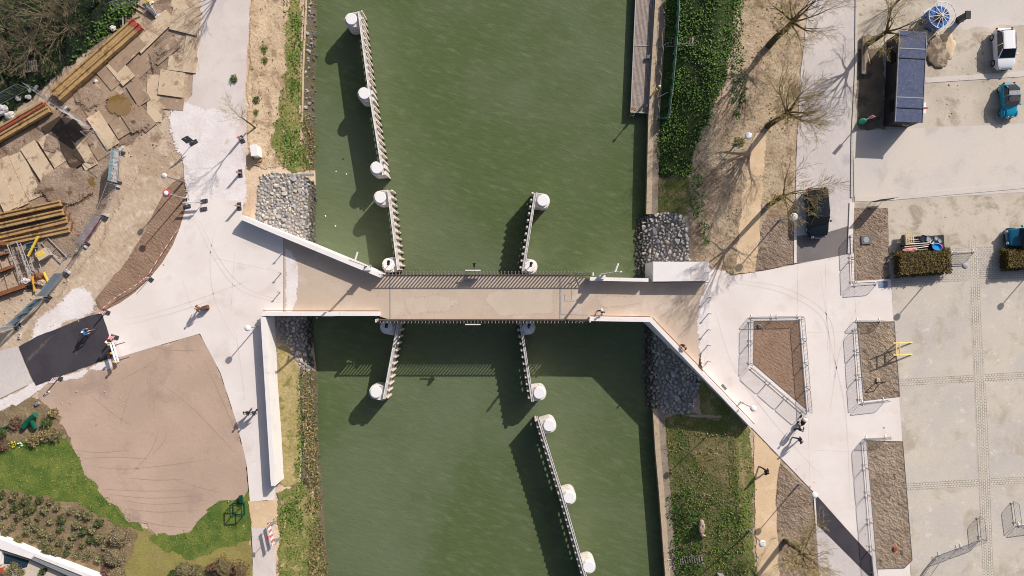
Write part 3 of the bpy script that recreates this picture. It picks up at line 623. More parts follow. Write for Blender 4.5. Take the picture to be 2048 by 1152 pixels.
wall('parapet_wall', 'straight white parapet wall on the south edge of the bridge, west of its railing', [(524, 628), (757, 628)], .36, rail=(1, .85, 0, 0))
# wing wall: tall, widening top
mb = MB(); o = G(527, 632); t = thing('wing_wall', 'long white retaining wall running south beside the concrete path', 'wall', o)
def wl(px, z): return G(*px, z)-o
mb.prism([(wl(p, 1.18).x, wl(p, 1.18).y) for p in [(521, 634), (530, 634), (549, 960), (550, 972), (542.5, 972), (541, 960)]], -3.6, 1.18); mb.obj('wall_body', 'whitewall', t)
j = MB()
for y in (745, 860): a = wl((526+(y-634)*.062, y), 1.18); b = wl((534+(y-634)*.05, y), 1.18); j.beam(a, b, .02, .012)
j.obj('coping_joint', 'parkstrip', t)
wall('parapet_wall', 'short white parapet wall on the north edge of the bridge, joining the big white block', [(1180, 557.5), (1297, 560)], .34)
t = wall('parapet_wall', 'white parapet wall on the south east edge of the bridge, bending down the diagonal', [(1180, 638), (1301, 640), (1505, 853)], .38, rail=(1, .9, 0, 0))
o = G(1358, 543); o.z = 0; t = thing('abutment_block', 'broad white flat topped block beside the east end of the bridge', 'block', o)
mb = MB(); mb.prism(lpoly([(1306.5, 523.5), (1418, 523.5), (1418, 561.5), (1306.5, 563)], 1.15, o), -3.6, 1.15); mb.obj('block_body', 'whitewall', t)
mb = MB(); mb.prism(lpoly([(1381, 533), (1416.5, 533), (1416.5, 558), (1381, 558)], 1.15, o), 1.14, 1.16); mb.obj('hatch_cover', 'concrete', t)
mb = MB(); a, b = G(1306, 565, 1.0)-o, G(1417, 564.5, 1.0)-o; mb.beam(a, b, .06, .08); mb.obj('handrail', 'railbrown', t)
# ---------------------------------------------------------------- boom barriers
def boom(label, base, lean, rz):
    t = thing('boom_barrier', label, 'barrier', G(*base, 1.1), rz)
    m = MB(); m.box((0, 0, .45), (.5, .34, .9)); m.box((0, 0, .92), (.56, .4, .06)); m.obj('motor_box', 'whitesteel', t)
    tip = Vector(lean)
    m = MB(); m.beam((0, .22, .7), tip+Vector((0, .22, 0)), .16, .12, up=(0, 1, 0))
    for k in range(1, 7): p = Vector((0, .22, .7)).lerp(tip+Vector((0, .22, 0)), k/7); m.box(p, (.2, .18, .08))
    m.obj('boom_arm', 'whitesteel', t)
    m = MB(); m.box((.1, .25, .35), (.45, .2, .5)); m.obj('counterweight', 'galv', t)
    m = MB(); c = tip*.72+Vector((0, .3, 0)); m.tube(c, c+Vector((.25, .75, .1)), .09, n=8); m.obj('warning_lamp', 'white', t)
boom('raised white boom barrier on the west parapet wall of the bridge', (737, 537), (-.35, .4, 7.2), 0)
boom('raised white boom barrier on the north east parapet wall of the bridge', (1203, 554), (.9, .15, 7.0), 0)
# ---------------------------------------------------------------- guide walls and mooring dolphins
def dolphin(label, px, u, side, lamp=False, grate=True):
    z = -1.15; o = G(px[0], px[1], z); o.z = WZ
    t = thing('mooring_dolphin', label, 'dolphin', o); H = z-WZ
    u = Vector(u).normalized(); v = Vector((u.y, -u.x, 0))*side   # v: away from the guide wall
    def P(a, b): q = u*a+v*b; return (q.x, q.y)
    D = [P(-.72, -.75), P(.72, -.75), P(.72, .12)]+[P(.72*math.cos(an), .12+.62*math.sin(an)) for an in np.linspace(.25, math.pi-.25, 9)]+[P(-.72, .12)]
    m = MB(); m.prism(D, -1.2, H-.3); m.obj('pile_body', 'dolphinwhite', t, False)
    m = MB(); c = u*-.02+v*.02; m.lathe([(.56, H-.3), (.56, H-.02), (.53, H)], c, 24); m.obj('cap_disc', 'white', t)
    m = MB()
    for k in range(4): m.prism([(x*1.035, y*1.035) for x, y in D], .35+k*.55, .42+k*.55)
    m.obj('rubbing_band', 'beamgrey', t)
    if grate:
        m = MB()
        for k in range(6): q = u*(-.66+k*.1)+v*-.38; a = q-v*.3; b = q+v*.28; a.z = b.z = H-.28; m.beam(a, b, .04, .05)
        m.obj('grating', 'beamgrey', t)
    if lamp:
        m = MB(); q = Vector((.05, .1, H)); m.tube(q, q+Vector((0, 0, .55)), .05); m.box(q+Vector((0, 0, .75)), (.22, .3, .4)); m.lathe([(.1, 0), (.16, .05), (.1, .12)], q+Vector((.05, .2, .8)), 8); m.obj('signal_lamp', 'black', t)
        m = MB()
        for k in range(7): an = k*.9; m.tube((.5*math.cos(an), .5*math.sin(an), H), (.5*math.cos(an), .5*math.sin(an), H+.7), .012, n=4)
        m.obj('guard_rail', 'galv', t)
    return t
def guide(label, pts, side, dol, style, znear=-1.3):
    z = -1.25; P = [G(x, y, z) for x, y in pts]; o = P[0].copy(); o.z = WZ
    t = thing('guide_wall', label, 'guide wall', o)
    beam, lip = MB(), MB(); wal = [MB() for _ in range(5)]; zs = [2.32, 1.87, 1.42, .97, .3]
    first = True
    for a, b in zip(P, P[1:]):
        a = a-o; b = b-o; a.z = b.z = 0; u = (b-a).normalized(); v = Vector((u.y, -u.x, 0))*side; L = (b-a).length
        Z = Vector((0, 0, 1)); beam.beam(a+Z*2.62, b+Z*2.62, .26, .14)
        for k, w in enumerate(wal): w.beam(a+Z*zs[k]+v*.08, b+Z*zs[k]+v*.08, .12, .435)
        n = int(L/.68); lip.beam(a+Z*2.72-v*.1, b+Z*2.72-v*.1, .05, .05)
        for i in range(n+1):
            p = a+u*(i*.68+.05)+v*.3
            m = MB()
            if style == 'plank': m.box((0, 0, 1.2), (.2, .1, 3.2), rz=math.atan2(u.y, u.x)); m.box(v*-.1+Vector((0, 0, 2.5)), (.1, .14, .12), rz=math.atan2(u.y, u.x))
            else: m.tube((0, 0, -.8), (0, 0, 2.55), .13, n=8); m.ball((0, 0, 2.55), (.13, .13, .06), 8, 4); m.box(v*-.14+Vector((0, 0, 2.4)), (.12, .22, .3), rz=math.atan2(u.y, u.x)+math.pi/2*0)
            m.obj('fender_pile', 'pilecream', t, loc=p)
    beam.obj('top_beam', 'beamgrey', t); lip.obj('kerb_rail', 'whitesteel', t)
    for w in wal: w.obj('waler', 'pilecream', t)
    u = (P[-1]-P[0])
    for d in dol: dolphin(d[0], d[1], u, -side, *(d[2:]))
guide('long pale guide wall in the north west of the canal with three round dolphins', [(718, 23), (738, 174), (767, 350)], -1,
      [('white round topped mooring dolphin at the north tip of the long north west guide wall', (703, 38)), ('white round topped mooring dolphin halfway along the long north west guide wall', (729, 187)), ('white round topped mooring dolphin at the south end of the long north west guide wall', (754, 336))], 'plank')
guide('short pale guide wall just north of the bridge on its west side', [(777, 381), (797, 540)], -1,
      [('white mooring dolphin north of the short guide wall north west of the bridge', (761, 395)), ('white mooring dolphin with black lamp close to the bridge railing on the north west', (778, 530), True)], 'pile')
guide('short pale guide wall just north of the bridge on its east side', [(1071, 386), (1046, 543)], 1,
      [('white mooring dolphin north of the short guide wall north east of the bridge', (1085, 401)), ('white mooring dolphin with black lamp close to the bridge railing on the north east', (1060, 533), True)], 'pile')
guide('short pale guide wall just south of the bridge on its west side', [(797, 645), (768, 798)], -1,
      [('shaded mooring dolphin with black lamp close to the bridge on the south west', (774, 654), True), ('white mooring dolphin south of the short guide wall south west of the bridge', (752, 785))], 'pile')
guide('short pale guide wall just south of the bridge on its east side', [(1041, 645), (1065, 803)], 1,
      [('shaded mooring dolphin with black lamp close to the bridge on the south east', (1056, 655), True), ('white mooring dolphin south of the short guide wall south east of the bridge', (1078, 787))], 'pile')
guide('long pale guide wall in the south east of the canal leaving the picture bottom', [(1077, 839), (1123, 985), (1176, 1170)], 1,
      [('white mooring dolphin at the north tip of the long south east guide wall', (1098, 852)), ('white mooring dolphin with slatted top halfway along the long south east guide wall', (1138, 996)), ('white mooring dolphin at the bottom edge of the picture on the south east guide wall', (1177, 1135))], 'pile')
# ---------------------------------------------------------------- quays, jetty
def quay(label, pts, w, cap=.5):
    P = [G(x, y, -2.68) for x, y in pts]; o = P[0].copy(); o.z = -2.68
    t = thing('quay_wall', label, 'quay wall', o)
    m, c = MB(), MB()
    for a, b in zip(P, P[1:]):
        a = a-o; b = b-o; u = (b-a).normalized(); v = Vector((-u.y, u.x, 0))
        if v.x < 0: v = -v
        m.prism([((a).x, (a).y), (b.x, b.y), ((b+v*w).x, (b+v*w).y), ((a+v*w).x, (a+v*w).y)], -2.5, 0)
        c.prism([(q.x, q.y) for q in (a-v*.03, b-v*.03, b+v*cap, a+v*cap)], .003, .05)
    m.obj('wall_body', 'quaycap', t); c.obj('coping', 'drycap', t)
quay('concrete quay wall along the jetty and the ivy slope in the north east', [(1316, -60), (1311, 0), (1297, 240), (1293, 428)], 1.15)
quay('concrete quay wall along the grass verge in the south east', [(1306, 818), (1311, 900), (1318, 980), (1331, 1152), (1336, 1220)], 1.15)
m = MB(); P = [GT(x, y) for x, y in [(616, -60), (613, 0), (607, 140), (605, 245)]]; o = P[0].copy()
for a, b in zip(P, P[1:]): m.beam(a-o+Vector((0, 0, .05)), b-o+Vector((0, 0, .05)), .14, .3)
one('bank_edging', m, 'woodpale', 'thin pale edging board along the north west bank above the stones', 'edging', o)
o = G(1285, 110, -3.2); t = thing('jetty', 'long grey plank jetty floating along the north east quay', 'jetty', o)
J = [(1272, -30), (1309, -30), (1296, 227), (1261, 225)]
def jp(s, q): a = G(*J[0], -3.25).lerp(G(*J[3], -3.25), q); b = G(*J[1], -3.25).lerp(G(*J[2], -3.25), q); r = a.lerp(b, s)-o; r.z = 0; return r
for q0, q1 in ((0, .474), (.478, 1)):
    m = MB(); m.prism([(p.x, p.y) for p in (jp(0, q0), jp(1, q0), jp(1, q1), jp(0, q1))], -.25, -.05); m.obj('pontoon', 'darkgalv', t)
    m = MB()
    for k in range(14):
        a, b = jp((k+.5)/14, q0), jp((k+.5)/14, q1); m.beam(a, b, .105, .05)
    m.obj('deck_planks', 'jettyplank', t)
m = MB(); m.beam(jp(1, 0)+Vector((0, 0, .1)), jp(1, 1)+Vector((0, 0, .1)), .1, .14); m.beam(jp(0, 1)+Vector((0, 0, .08)), jp(1, 1)+Vector((0, 0, .08)), .08, .12); m.beam(jp(0, 0)+Vector((0, 0, .05)), jp(0, 1)+Vector((0, 0, .05)), .06, .1); m.beam(jp(0, .476)+Vector((0, 0, .05)), jp(1, .476)+Vector((0, 0, .05)), .06, .06); m.obj('edge_rail', 'galv', t)
for y in (110, 208):
    tt = thing('mooring_bracket', 'grey steel mooring bracket holding the jetty, %s' % ('beside the stair foot' if y == 110 else 'beside the yellow ladder end'), 'bracket', G(1296, y+4, -2.9))
    m = MB(); m.beam((0, 0, 0), (.9, .8, .15), .1, .1); m.tube((.9, .8, .15), (1.9, 1.2, .9), .04); m.tube((.7, .3, .1), (1.4, -.9, .2), .025); m.obj('arm', 'galv', tt)
    m = MB(); m.box((0, 0, 0), (.3, .3, .2)); m.obj('fixing_block', 'darkgalv', tt)
t = thing('ladder', 'small yellow ladder on the south end of the jetty', 'ladder', G(1267, 222, -3.2), -.25)
m = MB()
for x in (-.18, .18): m.tube((x, .45, .15), (x, -.5, -.1), .03); m.tube((x, -.5, -.1), (x, -.55, -1), .03)
m.obj('rail', 'amber', t)
for k in range(5): m = MB(); m.tube((-.18, .35-k*.2, .12-k*.05), (.18, .35-k*.2, .12-k*.05), .025); m.obj('rung', 'amber', t)
t = thing('marker_post', 'white ball topped post with yellow sleeve on the quay beside the jetty', 'post', G(1306, 188, -2.65))
m = MB(); m.tube((0, 0, 0), (.15, .1, 2.6), .06); m.obj('pole', 'galv', t); m = MB(); m.tube((0, 0, .3), (.1, .07, 1.6), .13, .11, 8); m.obj('sleeve', 'yellow', t); m = MB(); m.ball((.15, .1, 2.65), .13); m.obj('ball', 'white', t)
def stairs(label, a, b, w, n, rail):
    A, B = GT(*a), GT(*b); o = A.copy(); t = thing('stairs', label, 'stairs', o); d = B-A; u = Vector((d.x, d.y, 0)).normalized()
    rz = math.atan2(u.y, u.x)
    for i in range(n):
        p = d*((i+.5)/n); m = MB(); m.box((0, 0, .08), (d.length/n*.62, w, .16), rz=rz); m.obj('step', 'woodgrey', t, loc=p)
    v = Vector((-u.y, u.x, 0))*(w/2+.06); m = MB()
    for s in (1, -1): m.beam(v*s+Vector((0, 0, .05)), d+v*s+Vector((0, 0, .05)), .08, .2)
    m.obj('string_board', 'woodgrey', t)
    if rail:
        m = MB(); q = -v+Vector((0, 0, .9)); m.tube(q+d*.45, q+d, .03); m.tube(-v+d*.45, q+d*.45, .03); m.tube(-v+d, q+d, .03); m.obj('hand_rail', 'galv', t)
stairs('timber stairs climbing the ivy slope from the north east jetty', (1317, 87), (1388, 83), .75, 12, True)
stairs('narrow timber stairs on the weedy bank near the bottom of the picture', (1358, 1120), (1406, 1119), .7, 10, False)
def netfence(label, pts, h):
    P = [GT(*p) for p in pts]; o = P[0].copy(); t = thing('net_fence', label, 'fence', o); net = MB(); wire = MB()
    for a, b in zip(P, P[1:]):
        a = a-o; b = b-o; n = max(2, int((b-a).length/.35))
        for k in range(n):
            p, q = a.lerp(b, k/n), a.lerp(b, (k+1)/n); f = lambda r, z: r+Vector((.07*math.sin(r.y*5+z*3), 0, z+.1*math.sin(r.y*2.1+3)))
            for z0, z1 in ((.05, h*.5), (h*.5, h)): net.add([f(p, z0), f(q, z0), f(q, z1-.06), f(p, z1-.06)], [(0, 1, 2, 3)])
        m = int((b-a).length/2.6)+1
        for k in range(m+1): p = a.lerp(b, k/m); pm = MB(); pm.tube((0, 0, 0), (0, 0, h+.1), .035); pm.obj('fence_post', 'galv', t, loc=p)
        wire.tube(a+Vector((0, 0, h)), b+Vector((0, 0, h)), .015, n=4)
    net.obj('netting', 'net', t); wire.obj('top_wire', 'galv', t)
netfence('long green net fence on the ivy slope above the jetty', [(1356, -30), (1350, 80), (1342, 170), (1334, 236)], 1.35)
netfence('short green net fence jutting over the water below the jetty', [(1334, 240), (1296, 242)], 1.2)
# ---------------------------------------------------------------- riprap
import bmesh
def rock_mesh(seed):
    rr = random.Random(seed); bm = bmesh.new()
    for _ in range(13):
        d = Vector((rr.gauss(0, 1), rr.gauss(0, 1), rr.gauss(0, 1))).normalized()*rr.uniform(.82, 1.12); bm.verts.new(d)
    r = bmesh.ops.convex_hull(bm, input=bm.verts); bmesh.ops.delete(bm, geom=list({e for e in r['geom_interior'] if isinstance(e, bmesh.types.BMVert)}), context='VERTS')
    bmesh.ops.bevel(bm, geom=list(bm.edges), offset=.06, segments=1, affect='EDGES')
    me = bpy.data.meshes.new('riprap_stone'); bm.to_mesh(me); bm.free(); me.materials.append(MATS['stone']); return me
def stone_var(name, c, c2):
    return plain(name, c, .85, var=.16, s=.9, c2=c2, t2=(.55, .66), s2=.7, bump=.3)
stone_var('stone2', (160, 158, 160), (186, 180, 176)); stone_var('stone3', (190, 180, 168), (212, 202, 190)); stone_var('stone4', (146, 146, 152), (168, 166, 166))
for k_ in ('stone', 'stone2', 'stone3', 'stone4'): stain(k_, -3.85, -3.25, (62, 60, 46), True, .8)
ROCKS = [rock_mesh(i) for i in range(10)]
for i, me in enumerate(ROCKS): me.materials[0] = MATS[('stone', 'stone2', 'stone', 'stone3', 'stone4')[i % 5]]
PATCH = [([(520, 352), (545, 345), (600, 352), (628, 362), (637, 430), (630, 492), (616, 500), (590, 488), (512, 446), (516, 400)], 'grey angular riprap stone on the slope north of the white west parapet wall', 150),
         ([(1272, 424), (1300, 426), (1366, 428), (1374, 470), (1380, 524), (1296, 526), (1296, 556), (1270, 556), (1266, 500)], 'grey angular riprap stone on the slope north of the broad white block', 95),
         ([(556, 636), (628, 636), (624, 700), (627, 742), (608, 742), (590, 712), (580, 690), (560, 684)], 'shaded riprap stone below the white wing wall south west of the bridge', 25),
         ([(1288, 650), (1300, 646), (1340, 690), (1400, 752), (1392, 790), (1384, 826), (1330, 824), (1306, 832), (1288, 826), (1284, 740)], 'shaded riprap stone below the diagonal white wall south east of the bridge', 30)]
rest = MB(); rest_src = [[(v.co.x, v.co.y, v.co.z) for v in m.vertices] for m in ROCKS]; rest_f = [[tuple(p.vertices) for p in m.polygons] for m in ROCKS]
sheet_n = 0
for px, label, quota in PATCH:
    sheet('stone_bed', px, 'stonebed', 1, .3, 0, slope=True)
    poly = wpoly(px, 0, 1, True); A = np.array(poly); lo = A.min(0); hi = A.max(0); got = []
    rng = random.Random(len(label)); tries = 0; cell = {}
    while tries < 14000:
        tries += 1; p = (rng.uniform(lo[0], hi[0]), rng.uniform(lo[1], hi[1])); r = rng.uniform(.11, .25)*(1.35 if rng.random() < .15 else 1)
        if not pip(np.array([p]), poly)[0]: continue
        k = (int(p[0]/.6), int(p[1]/.6)); ok = True
        for i in (-1, 0, 1):
            for j in (-1, 0, 1):
                for q in cell.get((k[0]+i, k[1]+j), ()):
                    if math.hypot(p[0]-q[0], p[1]-q[1]) < (r+q[2])*.82: ok = False
        if ok: cell.setdefault(k, []).append((*p, r)); got.append((*p, r))
    got.sort(key=lambda q: -q[2])
    for i, (x, y, r) in enumerate(got):
        z = T(x, y)+r*.35+.05; rot = (rng.uniform(-.5, .5), rng.uniform(-.5, .5), rng.uniform(0, 6.28)); sc = (r*rng.uniform(1.05, 1.5), r*rng.uniform(.95, 1.25), r*rng.uniform(.7, 1.0))
        if i < quota:
            o = bpy.data.objects.new('riprap_stone', ROCKS[rng.randrange(10)]); COL.objects.link(o); o.location = (x, y, z); o.rotation_euler = rot; o.scale = sc
            tag(o, label, 'stone', label.replace('stone', 'stones', 1).replace('grey angular ', '').replace('shaded ', ''))
        else:
            from mathutils import Euler
            k = rng.randrange(10); M = Euler(rot).to_matrix(); c = Vector((x, y, z))
            rest.add([M @ Vector((v[0]*sc[0], v[1]*sc[1], v[2]*sc[2]))+c for v in rest_src[k]], rest_f[k], k % 5)
# stones along the foot of the north west bank
rng = random.Random(5)
for i in range(95):
    y = rng.uniform(0, 250); p = GT(rng.uniform(611, 632), y); r = rng.uniform(.1, .24)
    rest.add([Vector((v[0]*r*1.2, v[1]*r, v[2]*r*.8))+p+Vector((0, 0, .08)) for v in rest_src[i % 10]], rest_f[i % 10], i % 5)
o = rest.obj('riprap', ['stone', 'stone2', 'stone', 'stone3', 'stone4']); tag(o, 'remaining small grey riprap stones filling the bank slopes', 'stones', kind='stuff')

for i, (x, y, l) in enumerate([(686, 318, 'small dark float'), (672, 343, 'white speck'), (693, 348, 'second white speck'), (651, 432, 'pale scrap'), (671, 452, 'white scrap'), (634, 636, 'pale scrap by the riprap')]):
    m = MB(); m.ball((0, 0, 0), (.09, .07, .03), 6, 4, nz=.5, seed=i); m.box((.04, .03, .02), (.08, .05, .02)); one('floating_litter', m, 'black' if i == 0 else 'white', l+' floating on the water '+('west of the long guide wall' if i < 3 else 'near the west stone slope'), 'litter', G(x, y, WZ+.02), i*.7)
# ---------------------------------------------------------------- lamps
def lamp(label, base, head=(0, 0), h=4.0, r=.36, col='white', rim=None, z=None, group='disc headed street lamps', pole='galv'):
    p = GT(*base); t = thing('street_lamp', label, 'street lamp', p, 0, group)
    H = Vector((head[0], head[1], h)); m = MB(); m.tube((0, 0, 0), H, .06, .045, 8); m.tube((0, 0, 0), (0, 0, .9), .09, .09, 8); m.obj('pole', pole, t)
    m = MB(); m.lathe([(.1, -.16), (r*.85, -.1), (r, 0), (r*.93, .07), (r*.5, .12), (.03, .13)], H, 24); m.obj('lamp_head', col, t, True)
    if rim: m = MB(); m.lathe([(r+.02, -.06), (r+.09, 0), (r+.04, .05), (r*.8, .08)], H, 24); m.obj('rim', rim, t)
    m = MB(); m.lathe([(.14, 0), (.14, .04)], (0, 0, 0), 12); m.obj('base_plate', 'darkgalv', t)
    return t
lamp('white disc street lamp standing in the dry grass between the two tall bare trees', (1472, 288), z=0)
lamp('white disc street lamp partly behind the bare tree beside the black car', (1558, 441))
lamp('white disc street lamp by the diagonal white wall on the east pavement', (1481, 804), r=.3)
lamp('white disc street lamp at the tip of the soil triangle beside the dark asphalt strip', (1597, 968), r=.3)
lamp('white disc street lamp on the grass beside the sandy path at the bottom', (1498, 1060), r=.34)
lamp('white disc street lamp beside the white wing wall near the west end of the bridge', (523, 652), r=.3)
lamp('pale grey disc street lamp on the soil strip west of the white dusty road', (367, 364), h=4.2, r=.27, col='beamgrey', pole='darkgalv')
lamp('red rimmed white disc lamp above the soil strip by the barrier signs', (371, 397), h=4.2, r=.25, rim='red', group='red rimmed lamps', pole='galv')
lamp('grey disc street lamp beside the trimmed hedge in the parking lot', (1879, 534), h=4.2, r=.3, col='softgrey', group='grey parking lot lamps', pole='darkgalv')
lamp('grey disc street lamp beyond the right edge, seen only by its shadow', (2086, 513), h=4.2, r=.3, col='softgrey', group='grey parking lot lamps', pole='darkgalv')
# low bollard posts
def bollard_proto(label, p, rz, group):
    t = thing('bollard_post', label, 'bollard', p, rz, group); m = MB(); m.tube((0, 0, 0), (0, 0, .85), .045, .045, 8); m.obj('post', 'galv', t)
    m = MB(); m.box((0, -.02, .8), (.22, .05, .12)); m.obj('cap_plate', 'softgrey', t); return t
b0 = None
for lab, pts in (('north', [(564, 508)]), ('middle', [(563, 546)]), ('south', [(561, 584)])):
    l = '%s slim steel post in the row across the west end of the bridge' % {'north': 'northernmost', 'middle': 'middle', 'south': 'southernmost'}[lab]
    if not b0: b0 = bollard_proto(l, G(*pts[0]), 0, 'slim posts at the bridge ends')
    else: dup(b0, G(*pts[0]), 0, l)
for i, (x, y) in enumerate([(1417, 595), (1417, 627), (1416, 659), (1416, 690), (1416, 722)]):
    dup(b0, G(x, y), 0, '%s slim steel post in the row across the east end of the bridge' % ('northernmost', 'second from north', 'middle', 'fourth from north', 'southernmost')[i])
# ---------------------------------------------------------------- crowd barriers
def crowd(p, rz, label, group):
    t = thing('crowd_barrier', label, 'crowd barrier', p, rz, group); L, H = 2.36, 1.08; r = .03
    m = MB(); pts = [(-L/2, 0, .16), (-L/2, 0, H-.12), (-L/2+.12, 0, H), (L/2-.12, 0, H), (L/2, 0, H-.12), (L/2, 0, .16), (-L/2, 0, .16)]
    m.path(pts, r, 5); m.obj('frame', 'galv', t)
    bm = MB(); bm.tube((0, 0, .16), (0, 0, H), .014, n=4, cap=False); me = bm.mesh('bar', 'galv')
    for k in range(1, 18): o = bpy.data.objects.new('bar', me); COL.objects.link(o); o.parent = t; o.location = (-L/2+L*k/18, 0, 0)
    for x in (-L/2+.2, L/2-.2):
        m = MB(); m.path([(x, -.28, .02), (x, 0, .2), (x, .28, .02)], .026, 5); m.obj('foot', 'galv', t)
    return t
CB = [None]
def barrier_run(pts, label, n=None, group='steel crowd barriers'):
    P = [G(*p) for p in pts]; a, b = P; L = (b-a).length; n = n or max(1, round(L/2.42)); rz = math.atan2((b-a).y, (b-a).x)
    for i in range(n):
        w = {1: [''], 2: ['first ', 'second '], 3: ['first ', 'middle ', 'last '], 4: ['first ', 'second ', 'third ', 'last '], 5: ['first ', 'second ', 'third ', 'fourth ', 'last ']}[n][i]
        l = w+'steel crowd barrier '+label; c = a.lerp(b, (i+.5)/n)
        if CB[0] is None: CB[0] = crowd(c, rz, l, group)
        else: dup(CB[0], c, rz, l, group, scale=(L/n/2.42, 1, 1))
barrier_run([(1496, 634), (1600, 632)], 'from west along the north edge of the five sided bed')
barrier_run([(1601, 634), (1616, 824)], 'from north along the east edge of the five sided bed', 4)
barrier_run([(1500, 640), (1499, 730)], 'from north along the west edge of the five sided bed', 2)
barrier_run([(1499, 734), (1606, 826)], 'from northwest along the slanting edge of the five sided bed', 3)
barrier_run([(1708, 641), (1763, 641)], 'along the north edge of the middle bed by the yellow frame', 1)
barrier_run([(1708, 655), (1718, 803)], 'from north along the west edge of the middle bed', 3)
barrier_run([(1719, 806), (1772, 800)], 'along the south edge of the middle bed', 1)
barrier_run([(1727, 876), (1775, 874)], 'along the north edge of the long south bed', 1)
barrier_run([(1724, 880), (1746, 1150)], 'from north along the west edge of the long south bed', 5)
barrier_run([(1699, 470), (1703, 568)], 'from north along the west edge of the bare bed', 2)
barrier_run([(1704, 570), (1755, 566)], 'along the south edge of the bare bed', 1)
barrier_run([(1898, 506), (1950, 502)], 'standing on the setts beside the trimmed hedge', 1)
barrier_run([(1838, 1160), (1871, 1112)], 'at the bottom edge of the parking lot, leaning row', 1)
barrier_run([(1873, 1110), (1962, 1077)], 'from west in the zigzag row on the parking lot', 2)
barrier_run([(1956, 1031), (1960, 1076)], 'closing the east end of the zigzag row on the parking lot', 1)
barrier_run([(2024, 1001), (2030, 1048)], 'standing alone by the right edge of the parking lot', 1)
barrier_run([(2032, 1050), (2085, 1043)], 'running out of the right edge of the parking lot', 1)
# ---------------------------------------------------------------- traffic beacons and road works gear
def beacon(label, base, rz, h=1.15, w=.27, mat='redwhite'):
    t = thing('traffic_beacon', label, 'traffic beacon', G(*base), rz, 'red and white traffic beacons')
    m = MB(); m.box((0, 0, .06), (.42, .85, .12), taper=.8); m.obj('rubber_base', 'rubber', t)
    m = MB(); m.box((0, 0, .12+h/2), (w, .05, h)); m.obj('striped_board', mat, t, loc=(0, 0, 0))
    m = MB(); m.box((0, 0, .14), (.1, .12, .12)); m.obj('socket', 'black', t); return t
beacon('red and white beacon at the north east corner of the dusty road', (484, 279), .5)
beacon('red and white beacon on the east side of the dusty road, middle one', (481, 347), .1)
beacon('red and white beacon beside the tip of the white west parapet wall', (479, 413), .1)
beacon('red and white beacon at the curved edge of the west pavement', (300, 557), .9)
beacon('red and white beacon at the north corner of the dark asphalt patch', (213, 624), 1.2)
beacon('red and white beacon on the east edge of the dark asphalt patch', (230, 674), 1.3)
beacon('red and white beacon on the south edge of the dark asphalt patch', (118, 756), 1.25)
def board_sign(label, base, rz, boards, cat='road sign', h=1.4, name='road_sign'):
    t = thing(name, label, cat, G(*base), rz)
    m = MB(); m.box((0, 0, .07), (.8, .42, .14), taper=.85); m.obj('rubber_base', 'rubber', t)
    m = MB(); m.tube((0, 0, .1), (0, 0, h), .03); m.obj('post', 'galv', t)
    for (w, hh, z, mat, tl) in boards:
        m = MB(); m.box((0, 0, 0), (w, .04, hh), rot=Matrix.Rotation(tl, 3, 'X')); m.obj('sign_board', mat, t, loc=(0, -.05, z))
    return t
board_sign('dark rectangular sign on a rubber base in the middle of the dusty road', (388, 285), .5, [(.7, 1.05, 1.65, 'signblue', -.25)], h=2.1)
for lab, base in (('north', (409, 402)), ('south', (408, 418))):
    tt = thing('barrier_foot', 'ribbed black rubber barrier foot, %s one of the pair at the pavement edge' % ('northern' if lab == 'north' else 'southern'), 'barrier foot', G(*base), .15, 'rubber barrier feet')
    m = MB(); m.box((0, 0, .07), (.7, .38, .14), taper=.85); m.obj('base_block', 'rubber', tt)
    m = MB()
    for k in range(4): m.box((-.25+k*.16, 0, .15), (.05, .34, .04))
    m.obj('ribs', 'darkgalv', tt)
t = thing('barrier_foot', 'black rubber barrier foot at the soil edge under the red rimmed lamp', 'barrier foot', G(375, 413), .2, 'rubber barrier feet')
m = MB(); m.box((0, 0, .07), (.7, .38, .14), taper=.85); m.obj('base_block', 'rubber', t); m = MB(); m.box((0, 0, .16), (.3, .2, .06)); m.obj('ribs', 'darkgalv', t)
t = thing('barricade', 'white two board road barricade between rubber feet at the top of the west pavement', 'barricade', G(392, 407), .05)
for z in (.75, 1.25): m = MB(); m.box((0, 0, z), (1.55, .04, .24)); m.obj('barrier_board', 'white', t)
m = MB()
for x in (-.7, .72): m.tube((x, 0, 0), (x, 0, 1.5), .028)
m.obj('post', 'galv', t); m = MB(); m.box((.55, -.08, 1.05), (.42, .03, .14)); m.obj('red_plate', 'red', t)
t = thing('barricade', 'white barrier with yellow lamps across the corner of the asphalt patch', 'barricade', G(238, 704), -1.28)
for z in (.62, 1.12): m = MB(); m.box((0, 0, z), (1.9, .05, .26)); m.obj('barrier_board', 'white', t)
m = MB()
for x in (-.75, .75): m.tube((x, 0, 0), (x, 0, 1.35), .03); m.beam((x, -.55, .03), (x, .85, .03), .07, .05)
m.obj('stand', 'darkgalv', t)
for x in (-.85, 0, .85): m = MB(); m.lathe([(.05, 0), (.12, .08), (.12, .2), (.06, .26)], (x, -.06, 1.25), 12); m.obj('warning_lamp', 'amber', t)
m = MB(); m.add([(-.95, -.07, 1.5), (-1.35, -.07, 1.5), (-1.15, -.07, 1.95), (-.95, -.04, 1.5), (-1.35, -.04, 1.5), (-1.15, -.04, 1.95)], [(0, 1, 2), (5, 4, 3), (0, 3, 4, 1), (1, 4, 5, 2), (2, 5, 3, 0)]); m.tube((-1.0, 0, .1), (-1.1, -.03, 1.55), .025); m.obj('triangle_sign', 'redwhite_x', t)
t = thing('barricade', 'orange and white road barricade on the bank beside the south path', 'barricade', G(548, 1063), -1.35)
for z in (.7, 1.15): m = MB(); m.box((0, 0, z), (2.1, .05, .25)); m.obj('barrier_board', 'redwhite_x', t)
m = MB()
